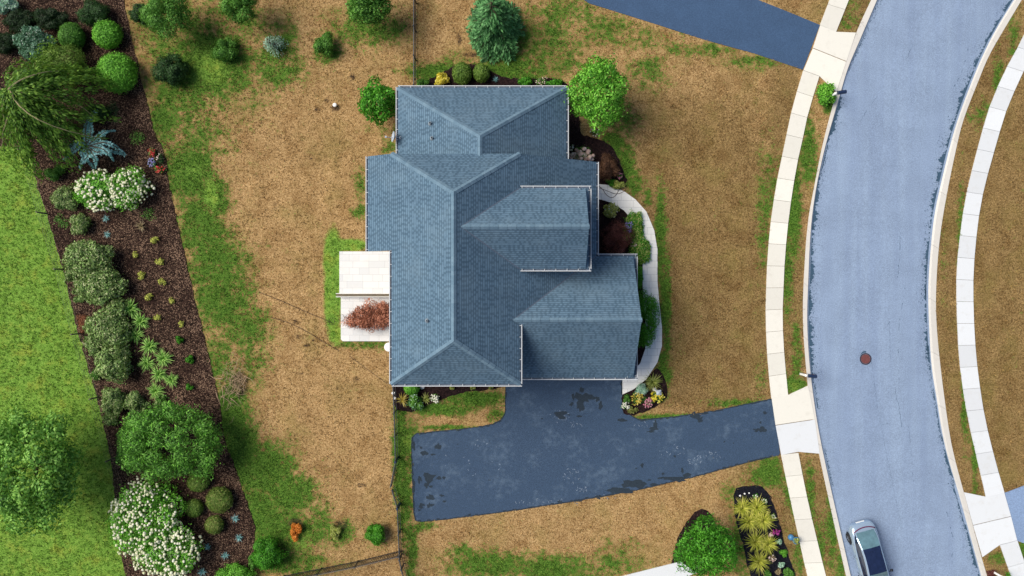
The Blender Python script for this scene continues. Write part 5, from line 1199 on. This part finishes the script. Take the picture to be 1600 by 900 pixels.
def gate():
    a = np.array(W(622, 715)); b = np.array(W(614, 755)); c = np.array(W(625, 786)); t = thing('double_gate', 'dark metal double gate standing ajar at the side of the driveway', 'gate', (*a, 0))
    for p, q in ((a, b), (c, b + np.array([.1, -.12]))):
        p = p - a; q = q - a; mb = MB(); u = (q - p) / np.linalg.norm(q - p); ln = np.linalg.norm(q - p)
        for z in (.12, 1.0, 1.25): mb.beam((*p, z), (*q, z), .035, .04, 0 if z < 1.2 else 1)
        for j in range(0, int(ln / .115) + 1):
            c_ = p + u * min(ln, j * .115); mb.box(c_[0]-.011, c_[0]+.011, c_[1]-.011, c_[1]+.011, .06, 1.23)
        o = mb.build('gate_leaf', [M['fence'], M['fence_hi']], t)
        l = MB(); e = q - u * .1; l.box(e[0]-.05, e[0]+.05, e[1]-.05, e[1]+.05, .85, 1.0); l.build('latch', M['black'], o)
    for p in (a - a, c - a):
        mb = MB(); mb.box(p[0]-.05, p[0]+.05, p[1]-.05, p[1]+.05, -.1, 1.35); mb.build('post', M['navy'], t)
gate()
def wire_fence():
    pts = [(46,238),(74,334),(101,421),(127,521),(155,620),(180,715),(205,800)]; p0 = np.array(W(*pts[0])); t = thing('wire_fence', 'low wire fence on wooden posts between the bright lawn and the mulch bed', 'fence', (*p0, 0)); wm = MB(); P = [np.array(W(*p)) - p0 for p in pts]; P = [P[0] + (P[0] - P[1])] + P
    for p in P:
        mb = MB(); mb.tube([(*p, -.1), (p[0], p[1], 1.2)], [.05, .045], 7); mb.build('post', M['post'], t)
    for a, b in zip(P[:-1], P[1:]):
        for z in (.15, .4, .65, .9, 1.12): wm.beam((*a, z), (*b, z), .008, .008)
        for k in range(1, 22): c = a + (b - a) * k / 22; wm.beam((*c, .15), (*c, 1.12), .004, .004)
    wm.build('wire_mesh', M['wire'], t)
wire_fence()

# ---------------------------------------------------------------- small things
def mailbox(label, px, py, ang, flip=1):
    x, y = W(px, py); t = thing('mailbox', label, 'mailbox', (x, y, 0), ang)
    mb = MB(); mb.box(-.07, .07, -.06, .06, -.1, 1.0); mb.tube([(0, 0, .55), (.22, 0, .9), (.34, 0, .98)], .035, 6); mb.box(-.04, .42, -.05, .05, .96, 1.02); mb.add([(-.09,-.08,1.0),(.09,-.08,1.0),(.09,.08,1.0),(-.09,.08,1.0),(0,0,1.14)], [[0,1,4],[1,2,4],[2,3,4],[3,0,4],[3,2,1,0]]); mb.build('post', M['white_p'], t)
    mb = MB(); prof = [(-.11, 1.025), (.11, 1.025)] + [(.11 * math.cos(a), 1.15 + .11 * math.sin(a)) for a in np.linspace(0, math.pi, 9)]; n = len(prof)
    V = [(.06, u, z) for u, z in prof] + [(.56, u, z) for u, z in prof]; mb.add(V, [list(range(n))[::-1], list(range(n, 2*n))] + [[i, (i+1)%n, n+(i+1)%n, n+i] for i in range(n)])
    bx = mb.build('box', M['navy'], t)
    mb = MB(); mb.tube([(.562, -.1, 1.04), (.575, -.11, 1.15), (.575, 0, 1.26), (.575, .11, 1.15), (.562, .1, 1.04)], .012, 5); mb.box(.56, .585, -.03, .03, 1.2, 1.25); mb.build('door', M['steel'], bx)
    mb = MB(); mb.box(.30, .33, .112, .125, 1.12, 1.3); mb.build('flag', M['rust'], bx)
    return t
mailbox('black mailbox on a white post in the leafy shrub near the upper driveway', 1296, 152, math.radians(8))
mailbox('black mailbox on a white post at the kerb above the main driveway apron', 1251, 584, math.radians(-4))
mailbox('mailbox on a white post at the lower right corner', 1551, 893, math.radians(200 + 130))
x, y = W(1353, 561)
mh = thing('manhole', 'round reddish manhole cover in the middle of the road', 'manhole cover', (x, y, -.045))
mb = MB(); mb.lathe((0, 0, 0), [(.37, -.05), (.37, .008), (.30, .01), (.30, -.05)], 28); mb.build('frame_ring', M['iron'], mh)
mb = MB(); mb.lathe((0, 0, 0), [(.292, -.05), (.29, .012), (.02, .014)], 28)
for a in range(6):
    c, s_ = math.cos(a * 1.047), math.sin(a * 1.047); mb.beam((c*.06, s_*.06, .018), (c*.25, s_*.25, .018), .05, .012)
mb.build('lid', M['rust'], mh)
mb = MB(); pts = [(.40*math.cos(a), .40*math.sin(a)) for a in np.linspace(.2, 2.7, 12)] + [(.30*math.cos(a)-.02, .30*math.sin(a)+.20) for a in np.linspace(2.7, .2, 12)]
mb.add([(px, py, .004) for px, py in pts], [list(range(24))]); o = mb.build('tar_patch', M['seal'], mh)
x, y = W(524, 165)
wc = thing('well_cap', 'small white round cap standing in the dry lawn', 'pipe cap', (x, y, 0)); mb = MB(); mb.lathe((0, 0, 0), [(.06, -.1), (.06, .18)], 14); mb.build('pipe', M['white_p'], wc)
mb = MB(); mb.lathe((0, 0, .18), [(.125, -.04), (.125, .03), (.10, .06), (.03, .075)], 18); mb.build('cap', M['white_p'], wc)
x, y = W(1022, 608)
lp = thing('lamp_post', 'white garden lamp post with a grey square lantern in the yellow flowers', 'lamp post', (x, y, 0), .1)
mb = MB(); mb.box(-.05, .05, -.05, .05, 0, 1.4); mb.box(-.09, .09, -.09, .09, 0, .12); mb.build('post', M['white_p'], lp)
mb = MB(); mb.box(-.12, .12, -.12, .12, 1.4, 1.43)
for i in (-1, 1):
    for j in (-1, 1): mb.box(i*.115-.012, i*.115+.012, j*.115-.012, j*.115+.012, 1.43, 1.66)
mb.add([(-.15,-.15,1.66),(.15,-.15,1.66),(.15,.15,1.66),(-.15,.15,1.66),(0,0,1.78)], [[0,1,4],[1,2,4],[2,3,4],[3,0,4],[3,2,1,0]]); ln = mb.build('lantern', M['grey'], lp)
mb = MB(); mb.box(-.10, .10, -.10, .10, 1.432, 1.65); mb.build('glass_pane', M['lamp'], ln)
def stone_(px, py, r, label):
    bm = bmesh.new(); bmesh.ops.create_icosphere(bm, subdivisions=2, radius=1); rr2 = random.Random(px)
    for v in bm.verts: v.co *= 1 + rr2.uniform(-.12, .12); v.co.z *= .6
    me = bpy.data.meshes.new('white_stone'); bm.to_mesh(me); bm.free(); me.materials.append(M['stone_w']); o = link('white_stone', me); o.location = (*W(px, py), r * .4); o.scale = (r, r * .85, r); tag(o, label, 'stone')
stone_(615, 614, .12, 'upper white stone against the metal fence at the south west corner'); stone_(617, 622, .11, 'lower white stone against the metal fence at the south west corner'); stone_(660, 605, .14, 'white stone under the eave right of the smooth round shrub')
# low wall with planks between the two patios
x0, y0 = W(527, 461); x1, _ = W(640, 461)
pw = thing('patio_screen', 'low weathered brown plank wall with white edges dividing the pale patio', 'garden wall', (x0, y0, .08)); L = x1 - x0
mb = MB(); mb.box(.1, L, -.085, .075, 0, .30); mb.build('wall', M['trim'], pw)
for i, (a, b, m_) in enumerate(((-.125, -.09, 'white_p'), (-.086, -.025, 'post'), (-.02, .04, 'wood'), (.045, .08, 'post'), (.084, .115, 'white_p'))):
    mb = MB(); mb.box(0 + .05 * (i % 2), L, a, b, .30 + .004 * (i % 3), .34 + .012 * (i % 2)); mb.build('plank', M[m_], pw)
x, y = W(610, 541); pt = thing('patio_table', 'round white table half under the west eave below the patio', 'table', (x, y, 0)); mb = MB(); mb.lathe((0, 0, .68), [(.26, 0), (.28, .02), (.26, .04)], 20); mb.build('table_top', M['white_p'], pt); mb = MB(); mb.lathe((0, 0, 0), [(.18, 0), (.05, .05), (.04, .69)], 12); mb.build('leg', M['white_p'], pt)
x, y = W(1241, 842); pb = thing('flower_pot', 'blue pot with a yellow plant beside the pavement', 'flower pot', (x, y, 0)); mb = MB(); mb.lathe((0, 0, 0), [(.13, 0), (.19, .30), (.22, .32), (.22, .36), (.18, .36), (.17, .30)], 18); mb.build('pot', M['pot_blue'], pb)
r_ = np.random.default_rng(3); P, nn = crown(160, (.2, .2, .12), r_, 5, .5, .5); P[:, 2] += .40; V, F = leafmesh(P, nn, .09, .045, r_); mk('plant', V, F, FM['ygreen'], pb)
x, y = W(1234, 838); o = MB(); o.lathe((0, 0, 0), [(.03, .02), (.14, .05), (.19, .16), (.19, .24), (.14, .34), (.03, .38)], 18); gb = o.build('garden_ball', M['pot_blue'], smooth=True); gb.location = (x, y, 0); tag(gb, 'blue glazed ball touching the blue flower pot by the pavement', 'garden ornament')
# cords on the lawn, hose on the walk, twig pile, hoops
def cord(name, label, pts, rad, mat, cat, z=.03):
    p = smoothline(pts, 3); mb = MB(); mb.tube([(*W(a, b), z + .01 * math.sin(i * 1.7)) for i, (a, b) in enumerate(p)], rad, 5); return tag(mb.build(name, M[mat]), label, cat)
cord('cord', 'upper dark cord lying across the dry lawn to the patio', [(404, 456), (440, 470), (475, 486), (505, 498), (520, 505)], .014, 'cord', 'cord', .07)
cord('cord', 'lower dark cord lying across the dry lawn below the patio', [(424, 496), (455, 505), (485, 521), (510, 537), (530, 548)], .014, 'cord', 'cord', .07)
cord('cord', 'faint cord lying on the dry lawn toward the south west house corner', [(546, 556), (570, 574), (592, 590), (606, 600)], .010, 'cord', 'cord', .07)
cord('hose', 'thin brown hose looped across the start of the front walk', [(934, 290), (942, 296), (946, 304), (955, 310), (962, 306), (966, 298), (970, 295)], .016, 'cord', 'hose', .075)
cord('hose', 'second strand of hose lying across the front walk', [(934, 293), (950, 299), (962, 304), (972, 301), (978, 297)], .013, 'cord', 'hose', .08)
for (px, py, lb) in ((520, 502, 'left thin wire hoop in the grass beside the lower patio'), (535, 496, 'right thin wire hoop at the edge of the lower patio')):
    mb = MB(); x, y = W(px, py); mb.tube([(.19 * math.cos(a), .22 * math.sin(a), .25 + .05 * math.sin(a)) for a in np.linspace(0, 2*math.pi, 20)], .010, 5, cap=False); mb.tube([(.18, 0, .25), (.16, 0, -.05)], .01, 4); mb.tube([(-.18, 0, .25), (-.16, 0, -.05)], .01, 4); o = mb.build('wire_hoop', M['cord']); o.location = (x, y, .05); tag(o, lb, 'wire hoop')
r_ = random.Random(4); tx, ty = W(366, 592); tw = thing('twig_pile', 'heap of dry twigs on the lawn beside the mulch bed', 'twigs', (tx, ty, 0)); mb = MB()
for i in range(190):
    x, y = W(r_.gauss(366, 11), r_.gauss(592, 17)); x -= tx; y -= ty; a = r_.gauss(1.2, .9); l = r_.uniform(.15, .75) if i < 182 else r_.uniform(.6, 1.0); z = r_.uniform(.03, .22)
    p = [(x, y, z), (x + math.cos(a)*l*.5 + r_.gauss(0, .05), y - math.sin(a)*l*.5, z + r_.uniform(-.02, .08)), (x + math.cos(a + .2)*l, y - math.sin(a + .2)*l, max(.02, z + r_.uniform(-.08, .04)))]
    if i < 182: mb.tube(p, [.009, .007, .003], 5)
    else: br = MB(); br.tube(p, [.022, .016, .008], 6); br.build('branch', M['twig'], tw)
mb.build('twigs', M['twig'], tw)['kind'] = 'stuff'

# ---------------------------------------------------------------- the parked car
def car():
    rx, ry = 1341.5, 812.5; d = np.array([.262, .965]); cx, cy = W(rx - 3.5, ry - 1, .0)
    ang = math.atan2(-d[1], d[0])                  # heading in the world
    t = thing('car', 'silver car with a dark glass roof parked at the left kerb', 'car', (cx, cy, -.09), ang)
    # local x: from the tail forward, y: left
    st = [0.0, .12, .35, .7, 1.1, 1.8, 2.6, 3.3, 3.7, 4.15, 4.5, 4.68]
    wd = [.55, .70, .80, .85, .87, .875, .87, .87, .86, .83, .74, .55]
    top = [.72, .86, .96, 1.00, .98, .95, .94, .95, .95, .88, .78, .62]
    low = [.34, .26, .22, .2, .19, .19, .19, .19, .2, .22, .26, .36]
    prof = lambda w_, tz, lz: [(0, lz), (w_*.80, lz), (w_*.96, lz+.10), (w_, lz+.30), (w_*.985, tz-.22), (w_*.93, tz-.07), (w_*.80, tz-.005), (w_*.42, tz+.015), (0, tz+.02)]
    V = []; n = 16
    for x, w_, tz, lz in zip(st, wd, top, low):
        p = prof(w_, tz, lz); ring = p + [(-a, b) for a, b in p[-2:0:-1]]; V += [(x, a, b) for a, b in ring]
    n = len(ring); F = []
    for i in range(len(st) - 1):
        for k in range(n): F.append([i*n+k, (i+1)*n+k, (i+1)*n+(k+1)%n, i*n+(k+1)%n])
    F.append(list(range(n))); F.append([(len(st)-1)*n+k for k in range(n)][::-1])
    body = mk('body', V, F, M['paint'], t, smooth=True); s_ = body.modifiers.new('s', 'SUBSURF'); s_.levels = s_.render_levels = 2
    gs = [.48, .72, 1.05, 1.40, 1.9, 2.5, 3.02, 3.32, 3.62]
    gz = [.99, 1.14, 1.29, 1.385, 1.43, 1.43, 1.385, 1.19, .965]
    gt = [.56, .585, .575, .54, .52, .53, .545, .62, .70]
    gb = [.60, .70, .755, .775, .785, .785, .78, .765, .74]
    zb = [.97, .97, .965, .95, .94, .935, .935, .94, .945]
    R = []
    for x, z, a, b, q in zip(gs, gz, gt, gb, zb):
        e = min(1, (z - q) / .3)
        R.append([(x, b, q), (x, a + (b - a) * .28 + .02, z - .10 * e), (x, a + .055, z - .03 * e), (x, a, z), (x, a * .5, z + .02 * e), (x, 0, z + .03 * e)])
    def part(name, mat, cols, rows, both=True, parent=t, off=0.0):
        mb = MB()
        for sgn in ((1, -1) if both else (1,)):
            for i in range(*rows):
                for k in range(*cols):
                    q = [R[i][k], R[i+1][k], R[i+1][k+1], R[i][k+1]]; q = [(a, b * sgn, c + off) for a, b, c in q]; mb.add(q, [[0, 1, 2, 3] if sgn > 0 else [3, 2, 1, 0]])
        return mb.build(name, mat, parent, True)
    part('rear_window', M['carglass2'], (3, 5), (0, 3)); part('roof_panel', M['carroof'], (3, 5), (3, 6)); part('windshield', M['carglass2'], (3, 5), (6, 8)); 
    for sgn in (1, -1):
        mb = MB()
        for i in range(8):
            for k in (1, 2): q = [R[i][k], R[i+1][k], R[i+1][k+1], R[i][k+1]]; mb.add([(a, b * sgn, c) for a, b, c in q], [[0, 1, 2, 3] if sgn > 0 else [3, 2, 1, 0]])
        mb.build('roof_rail', M['paint'], t, True)
    for sgn in (1, -1):
        mb = MB()
        for i in range(8):
            q = [R[i][0], R[i+1][0], R[i+1][1], R[i][1]]; mb.add([(a, b * sgn, c) for a, b, c in q], [[0, 1, 2, 3] if sgn > 0 else [3, 2, 1, 0]])
        mb.build('side_window', M['carglass'], t, True)
        mb = MB(); mb.lathe((0, 0, 0), [(.02, -.06), (.085, -.05), (.095, 0), (.07, .06), (.02, .08)], 10); m_ = mb.build('mirror', M['black'], t, True); m_.location = (3.22, sgn * .97, 1.0); m_.rotation_euler = (math.radians(90), 0, math.radians(-18 * sgn)); m_.scale = (.9, 1, 1.2)
        mb = MB(); mb.beam((3.28, sgn * .82, .98), (3.22, sgn * .93, 1.0), .05, .03); mb.build('mirror_arm', M['black'], t)
        mb = MB(); mb.beam((4.36, sgn * .60, .68), (4.52, sgn * .50, .64), .12, .10); mb.build('headlight', M['lamp'], t)
        for x in (.92, 3.72):
            w_ = MB(); w_.lathe((0, 0, 0), [(.20, -.10), (.30, -.105), (.325, -.07), (.325, .07), (.30, .105), (.20, .10)], 24); tw = w_.build('wheel', M['tire'], t, True); tw.location = (x, sgn * .79, .325); tw.rotation_euler = (math.radians(90), 0, 0)
            w_ = MB(); w_.lathe((0, 0, 0), [(.205, -.085), (.205, .085)], 24)
            for k in range(5): w_.beam((0, 0, -.095 * sgn), (.19 * math.cos(k * 1.257), .19 * math.sin(k * 1.257), -.095 * sgn), .05, .02)
            w_.build('rim', M['steel'], tw)
            ar = MB(); ar.tube([(x + .37 * math.cos(a), sgn * .835, .325 + .37 * math.sin(a)) for a in np.linspace(-.1, math.pi + .1, 14)], .055, 6); ar.build('wheel_arch', M['black'], t)
        for x in (1.75, 2.7):
            mb = MB(); mb.beam((x, sgn * .875, .78), (x + .2, sgn * .875, .78), .03, .025); mb.build('door_handle', M['paint'], t)
    mb = MB(); pts = [(.44 - .20 * (1 - (v / .68) ** 2) , v, .965 + .02 * (1 - (v / .68) ** 2)) for v in np.linspace(-.68, .68, 13)]; mb.tube(pts, .032, 6); mb.build('taillight', M['taillight'], t, True)
    mb = MB(); mb.box(-.012, .03, -.26, .26, .52, .64); mb.build('licence_plate', M['white_p'], t)
    sm = MB()
    for q in ([(.50, -.70, .985), (.50, .70, .985)], [(3.70, -.62, .985), (3.70, .62, .985)]): sm.tube(q, .008, 4)
    for sgn in (1, -1):
        for x in (1.15, 2.05, 3.1): sm.tube([(x, sgn * .872, .35), (x + .03, sgn * .868, .60), (x + .05, sgn * .83, .86)], .008, 4)
    sm.build('panel_seam', M['black'], t)
    mb = MB(); mb.box(4.60, 4.70, -.45, .45, .36, .52); mb.build('grille', M['black'], t)
    return t
car()
